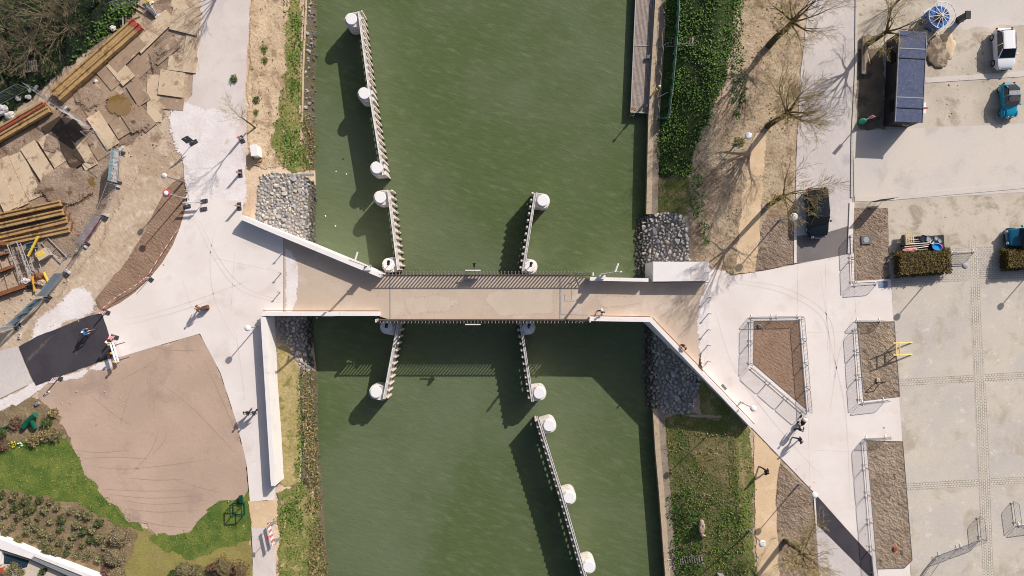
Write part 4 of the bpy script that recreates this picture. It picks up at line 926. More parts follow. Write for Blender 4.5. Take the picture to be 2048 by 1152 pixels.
for x in (-.85, .85): m.tube((x, 0, 0), (x, 0, 1.4), .03); m.box((x, 0, .06), (.3, .75, .12))
m.obj('stand', 'galv', t); m = MB(); m.lathe([(.24, 0), (.26, .05), (.24, .1)], (0, 0, 1.9), 16, sy=.3); m.tube((0, 0, 1.1), (0, 0, 1.9), .03); m.obj('round_sign', 'red', t)
# ---------------------------------------------------------------- cabinet, green frame, bits on the west side
t = thing('utility_cabinet', 'white utility cabinet standing on the bank beside the dusty road', 'cabinet', GT(518, 306, 0), .1)
m = MB(); m.box((0, 0, .75), (.55, 1.0, 1.5)); m.obj('cabinet_body', 'white', t); m = MB(); m.box((0, 0, 1.53), (.64, 1.1, .07)); m.obj('roof', 'white', t); m = MB(); m.box((-.28, 0, .75), (.02, .85, 1.25)); m.obj('door', 'whitesteel', t)
for i, (x, y, a) in enumerate([(517, 326, .4), (524, 322, 1), (512, 330, .1)]):
    one('log', MB().tube((-.45, 0, .09), (.45, .05, .09), .08, .06, 7), 'rust' if i == 0 else 'wood', ('rusty brown', 'pale straight', 'short split')[i]+' wood piece lying below the white utility cabinet', 'log', GT(x, y), a)
m = MB()
for s in (0,): m.tube((-.95, 0, .12), (.95, 0, .15), .14, n=10); m.tube((.95, 0, .15), (1.02, 0, .15), .16, n=10)
one('drain_pipe', m, 'galv', 'grey metal drain pipe lying at the top of the sunlit stone slope', 'pipe', GT(608, 350, .1), 0)
t = thing('steel_cage', 'dark green open steel cage on the lawn beside the concrete path', 'cage', G(478, 1017), .03)
m = MB()
for x in (-.55, .55):
    for y in (-.55, .55): m.beam((x, y, 0), (x, y, .9), .07, .07, up=(1, 0, 0))
m.obj('post', 'cagegreen', t); m = MB()
for z in (.06, .9):
    for s in (-.55, .55): m.beam((-.6, s, z), (.6, s, z), .08, .08); m.beam((s, -.6, z), (s, .6, z), .08, .08)
m.obj('rail', 'cagegreen', t)
m = MB(); m.beam((-.3, .6, .9), (.4, 1.35, 1.0), .06, .06); m.box((.35, 1.0, .3), (.3, .7, .3), rz=.1); m.obj('folded_lid', 'cagegreen', t)
t = thing('slide_pipe', 'branching dark green plastic pipe lying on the bed west of the sand', 'pipe', G(66, 838), 0)
m = MB(); m.path([(.7, .55, .7), (.2, .2, .55), (-.3, -.2, .4), (-.75, -.75, .3)], .27, 12); m.obj('main_pipe', 'green', t, False)
m = MB(); m.path([(.15, .1, .5), (.25, -.45, .4), (.4, -.85, .25)], .23, 12); m.obj('branch_pipe', 'green', t)
m = MB(); m.beam((-3.0, -.95, .15), (-1.1, -.05, .2), .16, .22); m.obj('support_beam', 'green', t)
for i, (x, y) in enumerate([(458, 1047), (608, 1027), (624, 1083)]): pass
def stick(label, a, b, r=.04, mat='woodpale', z0=.05, z1=.05, name='stick', cat='stick'):
    A, B = GT(*a), GT(*b); A.z += z0; B.z += z1; m = MB(); m.tube((0, 0, 0), B-A, r, r*.8, 6); m.tube((0, 0, 0), (B-A)*.4+Vector((.03, .05, .02)), r*1.05, r, 6); return one(name, m, mat, label, cat, A)
stick('pale driftwood stick lying in the grass beside the orange barricade', (571, 1040), (569, 1056), .06)
for i, (a, b, l) in enumerate([((556, 1030), (545, 1043), 'north of the orange barricade'), ((561, 1077), (551, 1090), 'south of the orange barricade'), ((569, 1126), (556, 1140), 'near the picture bottom')]):
    stick('leaning marker stake on the bank beside the south path, '+l, a, a, .03) if 0 else None
    A = GT(*a); m = MB(); m.tube((0, 0, 0), (-.02, .03, 1.05), .035, .03, 6); m.box((0, 0, 1.05), (.07, .07, .03)); one('marker_stake', m, 'woodpale', 'thin marker stake on the grassy bank beside the south path, '+l, 'stake', A, group='marker stakes')
stick('forked pale branch lying on the lawn edge beside the south path', (486, 1050), (493, 1062), .03); stick('bleached branch hanging over the water on the south west bank', (622, 1034), (634, 1046), .035)
stick('dark bent pole lying on the bare bank below the wing wall end', (554, 985), (562, 1010), .05, 'darkgalv', name='pole', cat='pole')
t = thing('concrete_foot', 'loose concrete fence foot on the dirt south of the asphalt patch', 'fence foot', G(94, 786), .6)
m = MB(); m.box((0, 0, .08), (.62, .24, .16), taper=.9); m.obj('block', 'beamgrey', t); m = MB(); m.box((.15, 0, .165), (.12, .1, .01)); m.box((-.15, 0, .165), (.12, .1, .01)); m.obj('socket', 'black', t)
one('stone_block', MB().box((0, 0, .12), (.42, .3, .24), taper=.9).box((.1, .05, .25), (.2, .18, .06)), 'galv', 'small grey block on the grass tuft north of the green pipe', 'block', G(76, 807), .5)
# ---------------------------------------------------------------- ground plates
PL_ = [(372, 8, 58, 24, 15, 0), (374, 30, 58, 24, 15, 0), (371, 53, 58, 24, 14, 0), (383, 96, 54, 25, 99, 0), (366, 128, 58, 28, 7, 0), (308, 64, 96, 27, -44, 0), (309, 197, 95, 26, 90, 0),
       (345, 156, 50, 24, 9, 0), (343, 180, 50, 23, 8, 0), (344, 206, 48, 24, 6, 1), (330, 100, 60, 28, -40, 1), (243, 143, 52, 28, 50, 0), (218, 172, 58, 30, 52, 1), (278, 186, 48, 26, 58, 1), (196, 190, 40, 26, 50, 1), (176, 205, 60, 28, 55, 1),
       (216, 150, 60, 26, 50, 1), (255, 108, 80, 27, -44, 1), (286, 130, 76, 28, -43, 1), (235, 246, 60, 26, 58, 1), (208, 262, 76, 26, 57, 0), (190, 285, 70, 26, 56, 1), (165, 300, 80, 26, 60, 0), (140, 300, 76, 26, 58, 2), (118, 270, 62, 40, 58, 2), (150, 262, 40, 28, 50, 2),
       (262, 235, 60, 25, 57, 1), (285, 235, 56, 25, 50, 1), (108, 300, 66, 30, 58, 0), (80, 325, 84, 30, 57, 0), (52, 352, 98, 26, 66, 0), (25, 365, 104, 27, 66, 0), (4, 375, 100, 27, 64, 0), (130, 335, 60, 26, 60, 1), (215, 225, 40, 24, 50, 1)]
for i, (cx, cy, L, W, an, k) in enumerate(PL_):
    c = G(cx, cy); m = MB(); l, w = L/20.48, W/20.48; z = .02+.0055*((i*12) % 35)
    w *= 1.12; m.box((0, 0, z+.006), (l, w, .03)); m.box((l/2-.12, w/2-.1, z+.022), (.1, .05, .006)); m.box((-l/2+.12, -w/2+.1, z+.022), (.1, .05, .006))
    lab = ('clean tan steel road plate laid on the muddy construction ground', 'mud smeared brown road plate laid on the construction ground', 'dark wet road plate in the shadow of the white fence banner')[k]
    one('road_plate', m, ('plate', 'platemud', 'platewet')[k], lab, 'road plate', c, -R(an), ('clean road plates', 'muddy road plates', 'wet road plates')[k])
for q in ([(175, 100), (235, 60), (262, 90), (200, 150)], [(140, 195), (190, 165), (215, 185), (180, 230)], [(285, 112), (330, 85), (345, 110), (310, 150)], [(250, 240), (300, 225), (318, 250), (262, 280)], [(95, 250), (130, 262), (120, 310), (80, 300)], [(60, 380), (110, 330), (180, 330), (200, 400), (120, 420)], [(180, 265), (200, 270), (190, 330), (165, 330)]): sheet('mud_smear', q, 'mud', 57, .6, 1.3)
sheet('puddle', [(205, 205), (222, 186), (250, 184), (275, 196), (284, 216), (262, 236), (235, 238), (215, 226)], 'puddle', 59, .5, 1.3)
sheet('puddle', [(120, 390), (145, 365), (165, 355), (192, 350), (196, 380), (185, 400), (165, 412), (140, 395)], 'puddle', 6, .5, 1.1)
# ---------------------------------------------------------------- sheet pile stacks
def sheet_pile(label, a, b, w, h, z, group, red=0, mat='pilesteel'):
    A, B = G(*a), G(*b); A.z = B.z = z; d = B-A; L = d.length; t = thing('sheet_pile', label, 'sheet pile', (A+B)/2, math.atan2(d.y, d.x), group)
    m = MB(); pr = [(-w/2, 0), (-w/2+.03, h), (-w*.2, h), (-w*.12, h*.55), (w*.12, h*.55), (w*.2, h), (w/2-.03, h), (w/2, 0)]
    m.loft([[Vector((s, p, q)) for p, q in pr] for s in (-L/2, L/2)]); m.obj('pile_body', mat, t)
    if red:
        m = MB(); x = L/2*red; m.loft([[Vector((x+s, p*1.02, q*1.015+.003)) for p, q in pr] for s in (-.55 if red > 0 else 0, 0 if red > 0 else .55)]); m.obj('painted_end', 'redpaint', t)
    return t
gA, gB, gC = 'sheet piles in the long northern stack', 'sheet piles in the red ended western stack', 'sheet piles in the southern stack'
for lay in range(2):
    for k, (ox, oy) in enumerate([(0, 0), (11, 9)]):
        sheet_pile('%s rust tan sheet pile in the %s layer of the long northern stack' % (('left', 'right')[k], ('lower', 'upper')[lay]), (112+ox, 190+oy), (275+ox, 46+oy), .72, .34, lay*.36, gA, 1 if lay else 0)
for i, (a, b) in enumerate([((-40, 290), (95, 210)), ((-40, 305), (104, 221))]):
    for lay in range(2): sheet_pile('%s sheet pile in the %s layer of the western stack with red ends' % (('red topped northern', 'brown southern')[i], ('lower', 'upper')[lay]), a, b, .66, .34, lay*.36, gB, 0, 'pilesteel' if lay else 'piledark')
m = MB(); A = G(-40, 286, .76); B = G(92, 206, .76); m.beam((0, 0, 0), B-A, .16, .08); m.beam(Vector((0, .05, .05)), (B-A)*.6+Vector((0, .05, .05)), .1, .05); one('steel_strip', m, 'redpaint', 'red painted steel strip lying along the western sheet pile stack', 'steel strip', A)
for i, (a, b) in enumerate([((-40, 443), (127, 407)), ((-40, 463), (132, 425)), ((-40, 482), (136, 440)), ((-40, 497), (141, 459))]):
    n = (2, 2, 1, 1)[i]
    for lay in range(n): sheet_pile('sheet pile in the southern stack, %s row, %s' % (('first', 'second', 'third', 'fourth')[i]+' from north', ('ground layer', 'top layer')[lay]), a, b, .6, .34, lay*.36, gC, 0, 'pilesteel' if lay == n-1 else 'piledark')
# timber bearer with tassels at stack ends
for i, (x, y) in enumerate([(121, 415), (127, 434), (133, 452)]): one('timber_bearer', MB().box((0, 0, .05), (.14, .9, .1)).box((.02, 0, .11), (.06, .5, .03)), 'rust', 'rusty end bracket %s of the southern sheet pile stack' % ('north', 'middle', 'south')[i], 'bracket', G(x+12, y), -.2)
# ---------------------------------------------------------------- construction fence
def fence_panel(label, a, b, banner=None, h=2.0, tilt=0, feet=True):
    A, B = G(*a), G(*b); d = B-A; L = d.length; t = thing('fence_panel', label, 'fence panel', (A+B)/2, math.atan2(d.y, d.x), 'site fence panels')
    Mx = Matrix.Rotation(tilt, 3, 'X'); f = lambda x, z, y=0: Mx @ Vector((x, y, z))
    m = MB(); m.path([f(-L/2+.04, .08), f(-L/2+.04, h), f(L/2-.04, h), f(L/2-.04, .08), f(-L/2+.04, .25)], .024, 5); m.obj('frame', 'galv', t)
    m = MB()
    for k in range(1, 12): m.tube(f(-L/2+L*k/12, .25), f(-L/2+L*k/12, h), .006, n=3, cap=False)
    for k in range(1, 6): m.tube(f(-L/2, .25+k*.3), f(L/2, .25+k*.3), .006, n=3, cap=False)
    m.obj('mesh_infill', 'galv', t)
    if banner:
        n = 10; V = []
        for i in range(n+1):
            x = -L/2+.06+(L-.12)*i/n
            for z in (.3, .85, 1.4, 1.96): V.append(f(x, z, -.05-.05*math.sin(i*1.7+z*2)))
        q = MB(); q.add(V, [(i*4+k, (i+1)*4+k, (i+1)*4+k+1, i*4+k+1) for i in range(n) for k in range(3)]); q.obj('banner', banner, t)
    if feet:
        for x in (-L/2+.1, L/2-.1): m = MB(); m.box((x, 0, .08), (.24, .7, .15), taper=.9); m.obj('fence_foot', 'rubber' if banner else 'beamgrey', t)
    return t
def banner_mat(name, base, bands, blot=None, clouds=None):
    m, nt, b = nodes(name); L = nt.links; tc = N(nt, 'ShaderNodeTexCoord'); s = N(nt, 'ShaderNodeSeparateXYZ'); L.new(tc.outputs['Object'], s.inputs[0]); c = lin(base)
    for z0, z1, col in bands:
        g = N(nt, 'ShaderNodeMath', operation='COMPARE'); L.new(s.outputs[2], g.inputs[0]); g.inputs[1].default_value = (z0+z1)/2; g.inputs[2].default_value = (z1-z0)/2
        c = mixc(nt, g.outputs[0], c, lin(col))
    if blot:
        for col, lo, sc in blot:
            n = noise_tex(nt, tc.outputs['Object'], sc, 4); zz = N(nt, 'ShaderNodeMath', operation='COMPARE'); L.new(s.outputs[2], zz.inputs[0]); zz.inputs[1].default_value = 1.0; zz.inputs[2].default_value = .5
            mm = N(nt, 'ShaderNodeMath', operation='MULTIPLY'); L.new(zz.outputs[0], mm.inputs[0]); L.new(ramp(nt, n, lo, lo+.04), mm.inputs[1]); c = mixc(nt, mm.outputs[0], c, lin(col))
    L.new(c, b.inputs['Base Color']); b.inputs['Roughness'].default_value = .6; MATS[name] = m
    tr = N(nt, 'ShaderNodeBsdfTranslucent'); L.new(c, tr.inputs[0]); mx = N(nt, 'ShaderNodeMixShader'); mx.inputs[0].default_value = .5; L.new(b.outputs[0], mx.inputs[1]); L.new(tr.outputs[0], mx.inputs[2]); L.new(mx.outputs[0], nt.nodes['Material Output'].inputs[0])
banner_mat('banner_white', (236, 234, 234), [(.3, .5, (206, 206, 210))])
banner_mat('banner_blue', (232, 230, 232), [(1.35, 2, (150, 196, 210)), (.3, .55, (200, 206, 214))], [((120, 124, 130), .58, 2.2)])
banner_mat('banner_pink', (226, 220, 224), [(.3, .55, (186, 60, 110))], [((150, 146, 156), .66, 6)])
banner_mat('banner_scene', (150, 182, 204), [(1.6, 2, (174, 200, 216)), (.3, .5, (214, 220, 226))], [((52, 78, 60), .5, 1.1), ((40, 60, 92), .56, .9)])
banner_mat('banner_scene2', (170, 196, 214), [(.3, .7, (196, 206, 218))], [((180, 110, 140), .62, 2), ((70, 100, 80), .6, 1.4)])
fence_panel('fence panel with bright white banner beside the western sheet pile stack', (134, 222), (187, 257), 'banner_white')
fence_panel('leaning mesh fence panel between the white banner and the blue topped banner', (190, 259), (244, 301), None, tilt=.35)
fence_panel('fence panel with white and pale blue banner beside the road plates', (244, 303), (237, 367), 'banner_blue')
fence_panel('bare mesh fence panel between the pale blue and the pink edged banners', (236, 370), (212, 432))
fence_panel('fence panel with white banner and pink lower edge', (210, 434), (173, 488), 'banner_pink')
fence_panel('bare mesh fence panel south of the pink edged banner', (171, 490), (135, 545))
fence_panel('fence panel with small pale blue picture banner beside the lime dust', (133, 547), (97, 594), 'banner_scene2')
fence_panel('fence panel with large blue and green picture banner beside the lime dust', (95, 597), (38, 650), 'banner_scene')
fence_panel('fence panel with pale picture banner at the left edge of the picture', (34, 652), (-40, 678), 'banner_scene2')
fence_panel('thin bare mesh fence panel under the bare thicket, leading to the white banner', (70, 176), (132, 220))
fence_panel('thin bare mesh fence panel deeper in the thicket near the pallet', (-20, 222), (60, 178))
fence_panel('bare mesh fence panel on the grass at the top of the building site', (238, 20), (298, 6), feet=False)
fence_panel('bare mesh fence panel beside the small steel tank at the top', (300, 6), (318, 34))
# ---------------------------------------------------------------- site materials
def ladder_frame(label, a, b, w, n, mat='galv', z=.5):
    A, B = G(*a), G(*b); d = B-A; L = d.length; t = thing('scaffold_frame', label, 'scaffold frame', (A+B)/2+Vector((0, 0, z)), math.atan2(d.y, d.x), 'scaffold frames')
    for s in (-1, 1): m = MB(); m.tube((-L/2, s*w/2, 0), (L/2, s*w/2, 0), .045, n=8); m.obj('tube', mat, t)
    for k in range(n): m = MB(); x = -L/2+.1+(L-.2)*k/(n-1); m.tube((x, -w/2, 0), (x, w/2, 0), .035, n=6); m.obj('rung', mat, t)
    return t
ladder_frame('wide grey scaffold frame lying on the sand, westernmost of three', (30, 487), (55, 548), .95, 4)
ladder_frame('narrow grey scaffold frame leaning across the middle of the material heap', (46, 488), (68, 548), .3, 5, z=.62)
ladder_frame('grey scaffold frame with few rungs, nearest the yellow crate', (66, 492), (80, 540), .7, 3, z=.4)
ladder_frame('thin grey frame lying between the crate and the mesh fence', (90, 480), (130, 520), .8, 3, z=.15)
t = thing('crate', 'grey crate with yellow sheet on top in the material heap', 'crate', G(93, 509), .55); m = MB(); m.box((0, 0, .35), (1.1, .8, .7)); m.obj('crate_body', 'galv', t); m = MB(); m.box((0, 0, .72), (1.15, .85, .04)); m.obj('lid', 'woodpale', t); m = MB(); m.box((-.12, .1, .75), (.7, .4, .02)); m.obj('sheet', 'yellow', t)
t = thing('generator', 'small dark green generator in the material heap', 'generator', G(68, 493), .3); m = MB(); m.box((0, 0, .35), (.8, .55, .6), taper=.9); m.obj('housing', 'signblue', t); m = MB(); m.path([(-.4, -.28, .1), (-.4, -.28, .75), (.4, -.28, .75), (.4, -.28, .1)], .03); m.path([(-.4, .28, .1), (-.4, .28, .75), (.4, .28, .75), (.4, .28, .1)], .03); m.obj('frame', 'galv', t); m = MB(); m.box((.25, -.1, .67), (.25, .2, .06)); m.obj('cover', 'cloth_green', t)
for i, (a, b, l) in enumerate([((86, 474), (66, 513), 'crossing the scaffold frames'), ((90, 545), (100, 566), 'lying south of the crate'), ((67, 553), (72, 583), 'beside the fence with the large picture banner')]):
    A, B = G(*a), G(*b); m = MB(); m.beam((0, 0, 0), B-A, .17, .17); m.beam(Vector((0, 0, .09)), (B-A)+Vector((0, 0, .09)), .1, .03); one('yellow_beam', m, 'amber' if i == 2 else 'yellow', 'yellow formwork beam '+l, 'beam', A+Vector((0, 0, .75 if i == 0 else .2)), group='yellow formwork beams')
for i, (a, b, w) in enumerate([((-20, 597), (56, 571), .4), ((-10, 548), (31, 533), .3), ((-20, 487), (18, 488), .3), ((-10, 515), (20, 507), .15)]):
    A, B = G(*a), G(*b); m = MB(); m.beam((0, 0, 0), B-A, w, .05); m.beam(Vector((0, 0, .2)), (B-A)+Vector((0, 0, .2)), w*.2, .36); m.beam(Vector((0, 0, .4)), (B-A)+Vector((0, 0, .4)), w, .05); one('steel_beam', m, 'rust', ('thick orange rusty', 'dark rusty', 'rusty mesh topped', 'thin rusty')[i]+' steel beam at the left edge of the material heap', 'steel beam', A+Vector((0, 0, .1)))
for i, (a, b) in enumerate([((2, 520), (24, 590)), ((20, 480), (44, 575)), ((42, 545), (46, 568)), ((75, 545), (60, 530)), ((5, 560), (60, 505))]): stick('long thin pole across the sand in the material heap, %s' % ('westernmost', 'second from west', 'short one under the wide frame', 'short one by the yellow beams', 'slanting one')[i], a, b, .03, 'galv' if i % 2 else 'wood', .15, .2, 'pole', 'pole')
for i, (x, y) in enumerate([(52, 562), (64, 572), (80, 552), (85, 566)]): one('rubble_heap', MB().ball((0, 0, .1), (.45, .35, .25), 10, 6, nz=.6, seed=i).ball((.3, .1, .1), (.25, .2, .18), 8, 5, nz=.5, seed=i+9), ('rubbish', 'black', 'rust', 'boulder')[i], ('white sacks', 'black bundle', 'red brown brick heap', 'pale brick heap')[i]+' among the yellow beams of the material heap', 'heap', G(x, y))
for i, (x, y) in enumerate([(41, 655), (40, 672)]):
    t = thing('concrete_foot', 'loose concrete fence foot %s at the left end of the banner fence' % ('upper', 'lower')[i], 'fence foot', G(x, y), (.7, 1.4)[i]); m = MB(); m.box((0, 0, .08), (.62, .24, .16), taper=.9); m.obj('block', 'beamgrey', t); m = MB(); m.box((.15, 0, .165), (.12, .1, .01)); m.box((-.15, 0, .165), (.12, .1, .01)); m.obj('socket', 'black', t)
def pallet(label, p, rz, mat='woodgrey', name='pallet'):
    t = thing(name, label, 'pallet', p, rz); 
    for y in (-.5, 0, .5): m = MB(); m.box((0, y, .06), (1.2, .1, .1)); m.obj('bearer', mat, t)
    for k in range(6): m = MB(); m.box((-.55+k*.22, 0, .125), (.12, 1.1, .025)); m.obj('slat', mat, t)
    return t
pallet('grey wooden pallet lying in the dark thicket', G(63, 133), .1)
for i, (x, y, a) in enumerate([(241, 42, 1.5), (247, 44, 1.6), (253, 46, 1.55)]): one('plank', MB().beam((-.55, 0, .1), (.55, 0, .1), .13, .1).beam((-.5, .01, .16), (.5, .01, .16), .09, .02), ('black', 'softgrey', 'logbark')[i], ('black', 'pale grey', 'brown')[i]+' plank piece beside the red end of the northern sheet pile stack', 'plank', G(x, y), a)
for i, (x, y, s) in enumerate([(6, 222, .9), (22, 232, .7), (38, 198, .4), (58, 195, .4), (192, 163, .3), (227, 58, .45)]): one('rubble_bag', MB().ball((0, 0, s*.3), (s*.7, s*.6, s*.4), 10, 7, nz=.5, seed=i).ball((s*.3, s*.2, s*.25), (s*.4, s*.4, s*.35), 8, 6, nz=.5, seed=i+4), 'rubbish', 'crumpled white '+('big sack at the left edge above the red ended piles', 'big sack next to the red ended piles', 'scrap under the thicket fence', 'scrap beside the thicket fence', 'paper on the road plates by the northern stack', 'sheet beside the top of the northern stack')[i], 'sack', G(x, y))
t = thing('steel_tank', 'small shiny steel tank lying near the top of the building site', 'tank', G(304, 23), -.6); m = MB(); m.tube((-.5, 0, .25), (.5, 0, .25), .22, n=14); m.ball((.5, 0, .25), (.16, .22, .22), 12, 6); m.obj('tank_body', 'chrome', t); m = MB(); m.box((0, 0, .04), (.8, .5, .08)); m.obj('cradle', 'black', t)
one('yellow_sheet', MB().box((0, 0, .35), (.55, .5, .04), rz=.3).box((0, 0, .17), (.3, .3, .33), rz=.3), 'yellow', 'bright yellow sheet on a box at the top edge of the building site', 'sheet', G(297, 3), .2)
for i, (a, b) in enumerate([((262, 12), (288, 26)), ((305, 30), (322, 37)), ((262, 40), (282, 32)), ((276, 8), (292, 18))]): stick('pale timber pole lying at the north end of the site, %s' % ('under the fence', 'one near road plates', 'by red pile ends', 'by the steel tank')[i], a, b, .06, 'woodpale', .1, .1, 'pole', 'pole')
t = thing('warning_tape', 'red and white warning tape strung along the curved pavement edge', 'tape', G(330, 500)); m = MB(); P = [G(x, y)-G(330, 500) for x, y in [(358, 462), (330, 505), (300, 553), (270, 575), (240, 592), (207, 620)]]
for p in P: p.z = .55
for a, b in zip(P, P[1:]): m.beam(a, b, .05, .03)
m.obj('tape_band', 'redwhite_x', t)
for p in P[::2]: m = MB(); m.tube((p.x, p.y, 0), (p.x, p.y, .65), .02); m.obj('stake', 'galv', t)
# ---------------------------------------------------------------- cabin, reel, bench etc. on the east side
H = 2.55
def roofc(px, py): return G(px, py, H)
A, B, C, D = roofc(1800, 61), roofc(1852, 63), roofc(1846, 246), roofc(1789, 243)
o = (A+B+C+D)/4; o.z = 0; ax = ((A+B)/2-(C+D)/2); Lc = ax.length; Wc = ((B-A).length+(C-D).length)/2; rz = math.atan2(ax.y, ax.x)-math.pi/2
t = thing('site_cabin', 'long dark cabin with blue grey felt roof beside the road', 'cabin', o, rz)
m = MB(); m.box((0, 0, H/2-.05), (Wc-.2, Lc-.2, H-.1)); m.obj('cabin_wall', 'cabindark', t)
ys = [Lc/2, Lc*.305, Lc*.2, -Lc*.23, -Lc*.345, -Lc/2]
for i, (a, b) in enumerate(zip(ys, ys[1:])): m = MB(); m.box((0, (a+b)/2, H-.03+.012*(i % 2)), (Wc, abs(a-b)-.03, .1)); m.obj('roof_panel', 'roofblue', t)
for y in (ys[2], ys[4]): m = MB(); m.box((0, y, H+.05), (Wc+.04, .06, .05)); m.obj('roof_seam', 'black', t)
m = MB()
for y in (ys[1], ys[3]): m.box((0, y, H+.04), (Wc+.02, .09, .03))
for s in (-1, 1): m.box((s*(Wc/2), 0, H), (.05, Lc, .14))
m.obj('roof_trim', 'softgrey', t)
m = MB(); m.box((-Wc/2+.08, -Lc*.1, 1.05), (.05, .95, 2.1)); m.obj('door', 'darksteel', t)
for y in (Lc*.25, -Lc*.3): m = MB(); m.box((-Wc/2+.08, y, 1.5), (.05, 1.2, .8)); m.obj('window', 'glass_dark', t)
m = MB(); m.box((0, -Lc/2-.12, H-.5), (.5, .2, .3)); m.obj('vent', 'softgrey', t)
m = MB(); m.box((Wc/2-.07, Lc*.1, 1.0), (.05, .9, 2.0)); m.obj('door', 'darksteel', t)
t = thing('wall_sign', 'white and red bracket sign on the east side of the dark cabin', 'sign', G(1846, 216, 1.9), rz); m = MB(); m.box((.12, 0, 0), (.25, 1.05, .12)); m.obj('sign_board', 'white', t); m = MB(); m.beam((-.05, 0, .1), (.45, 0, .05), .12, .08); m.obj('arm', 'red', t)
t = thing('cable_reel', 'large blue cable reel with white spoked wheel beside the cabin', 'cable reel', G(1862, 43), 0)
m = MB(); m.lathe([(1.0, .1), (1.05, .5), (.95, 1.0), (1.02, 1.4)], (0, 0, 0), 24); m.obj('drum', 'blue', t)
m = MB(); m.lathe([(.55, 1.38), (.55, 1.45)], (.1, .0, 0), 20); m.obj('hollow_core', 'black', t)
rw = MB(); RR = 1.28; c = Vector((.12, 0, 1.75))
for k in range(28): a, b = 2*math.pi*k/28, 2*math.pi*(k+1)/28; rw.tube(c+Vector((RR*math.cos(a), RR*math.sin(a), 0)), c+Vector((RR*math.cos(b), RR*math.sin(b), 0)), .035, n=6)
rw.obj('wheel_rim', 'whitesteel', t)
for k in range(12): a = math.pi*k/6+.1; m = MB(); m.beam(c, c+Vector((RR*math.cos(a), RR*math.sin(a), 0)), .05, .04); m.obj('spoke', 'whitesteel', t)
m = MB(); m.lathe([(.13, 1.6), (.13, 1.85)], (.12, 0, 0), 12); m.obj('hub', 'galv', t)
m = MB(); m.beam((-1.2, .5, .9), (-.6, 1.0, .9), .14, .1); m.beam((-1.5, 0, .7), (-.9, .05, .7), .14, .1); m.beam((.3, -1.35, .5), (.9, -.8, .5), .16, .1); m.obj('drive_bracket', 'galv', t)
t = thing('pay_post', 'dark grey control post standing on the yard beside the white car', 'post', G(1916, 41)); m = MB(); m.box((0, 0, .75), (.4, .55, 1.5), taper=.9); m.obj('post_body', 'darksteel', t); m = MB(); m.box((.05, 0, 1.55), (.48, .75, .16)); m.obj('cap', 'rubber', t); m = MB(); m.tube((.2, .1, .4), (.95, .45, .45), .03); m.box((.95, .45, .45), (.1, .1, .1)); m.obj('barrier_arm', 'red', t)
t = thing('timber_beam', 'long dark weathered timber beam on blocks beside the road', 'beam', G(1726, 112), -.03); m = MB(); m.box((0, 0, .3), (.48, 3.7, .36)); m.obj('beam_body', 'woodgrey', t); m = MB(); m.box((-.1, .1, .49), (.16, 3.4, .03)); m.obj('groove_strip', 'logbark', t)
for y in (-1.4, 1.4): m = MB(); m.box((0, y, .06), (.6, .25, .12)); m.obj('block', 'logbark', t)
for i, (x, a) in enumerate([(1728, .1), (1732, -.12), (1736, .25), (1740, .3)]): one('plank', MB().beam((0, -.55, .12), (0, .55, .16), .13, .07).beam((.01, -.5, .17), (.01, .5, .2), .08, .02), ('woodpale', 'wood', 'woodpale', 'logbark')[i], '%s plank leaning beside the long dark timber beam' % ('nearest pale', 'second brown', 'third pale', 'outermost dark')[i], 'plank', G(x, 118, 0), a)
t = thing('manhole', 'square concrete manhole cover in the bare soil bed', 'manhole', G(1731, 480), .05); m = MB(); m.box((0, 0, .08), (.95, .85, .14), taper=.95); m.obj('slab', 'darkgalv', t); m = MB(); m.lathe([(.3, .15), (.28, .17)], (0, 0, 0), 16); m.obj('lid', 'galv', t)
t = thing('height_gantry', 'yellow steel tube gantry standing at the edge of the middle planting bed', 'gantry', G(1806, 697), 0)
def yp(px, py, z): q = G(px, py, z)-G(1806, 697); q.z = z; return q
m = MB()
for y in (686, 710): m.beam(yp(1786, y, 1.5), yp(1824, y-1, .05), .09, .09); m.beam(yp(1797, y, 1.05), yp(1794, y, 0), .08, .08)
m.obj('leg', 'yframe', t); m = MB()
for x, z in ((1792, 1.3), (1799, 1.0)): m.beam(yp(x, 684, z), yp(x+1, 712, z), .09, .09)
m.obj('crossbar', 'yframe', t)
for i, (x, y, c) in enumerate([(1755, 760, 'woodpale'), (1789, 1097, 'terracotta'), (1519, 652, 'galv')]): one('soil_block', MB().box((0, 0, .1), (.3, .38, .2)).box((.05, .02, .22), (.16, .2, .05)), c, ('pale block in the middle planting bed above the bent hose', 'orange block in the long south planting bed', 'grey block in the five sided planting bed')[i], 'block', G(x, y), .1*i)
m = MB(); Q = [G(x, y)-G(1750, 768) for x, y in [(1731, 784), (1742, 773), (1751, 766), (1762, 764), (1772, 763), (1758, 768), (1752, 775), (1748, 782), (1731, 785)]]
for q in Q: q.z = .06
m.path(Q, .03, 6); one('hose', m, 'black', 'bent dark hose lying in the middle planting bed', 'hose', G(1750, 768))
t = thing('drain_grate', 'small dark drain grate in the pale pavement by the diagonal white wall', 'drain grate', G(1448, 774, .03), -.85); m = MB(); m.box((0, 0, .012), (.62, .24, .02)); m.obj('frame', 'darkgalv', t); m = MB()
for k in range(5): m.box((-.22+k*.11, 0, .025), (.04, .18, .012))
m.obj('slots', 'galv', t)
t = thing('blue_mat', 'blue grey painted square at the corner of the bare soil bed', 'painted square', G(1766, 567, .032), .05); m = MB(); m.box((0, 0, .006), (.9, .85, .008)); m.obj('paint', 'skymat', t); m = MB(); m.box((0, .4, .011), (.8, .05, .006)); m.obj('edge', 'softgrey', t)
t = thing('junk_trailer', 'flat trailer loaded with poles, tubs and scrap beside the trimmed hedge', 'trailer', G(1840, 489), .08)
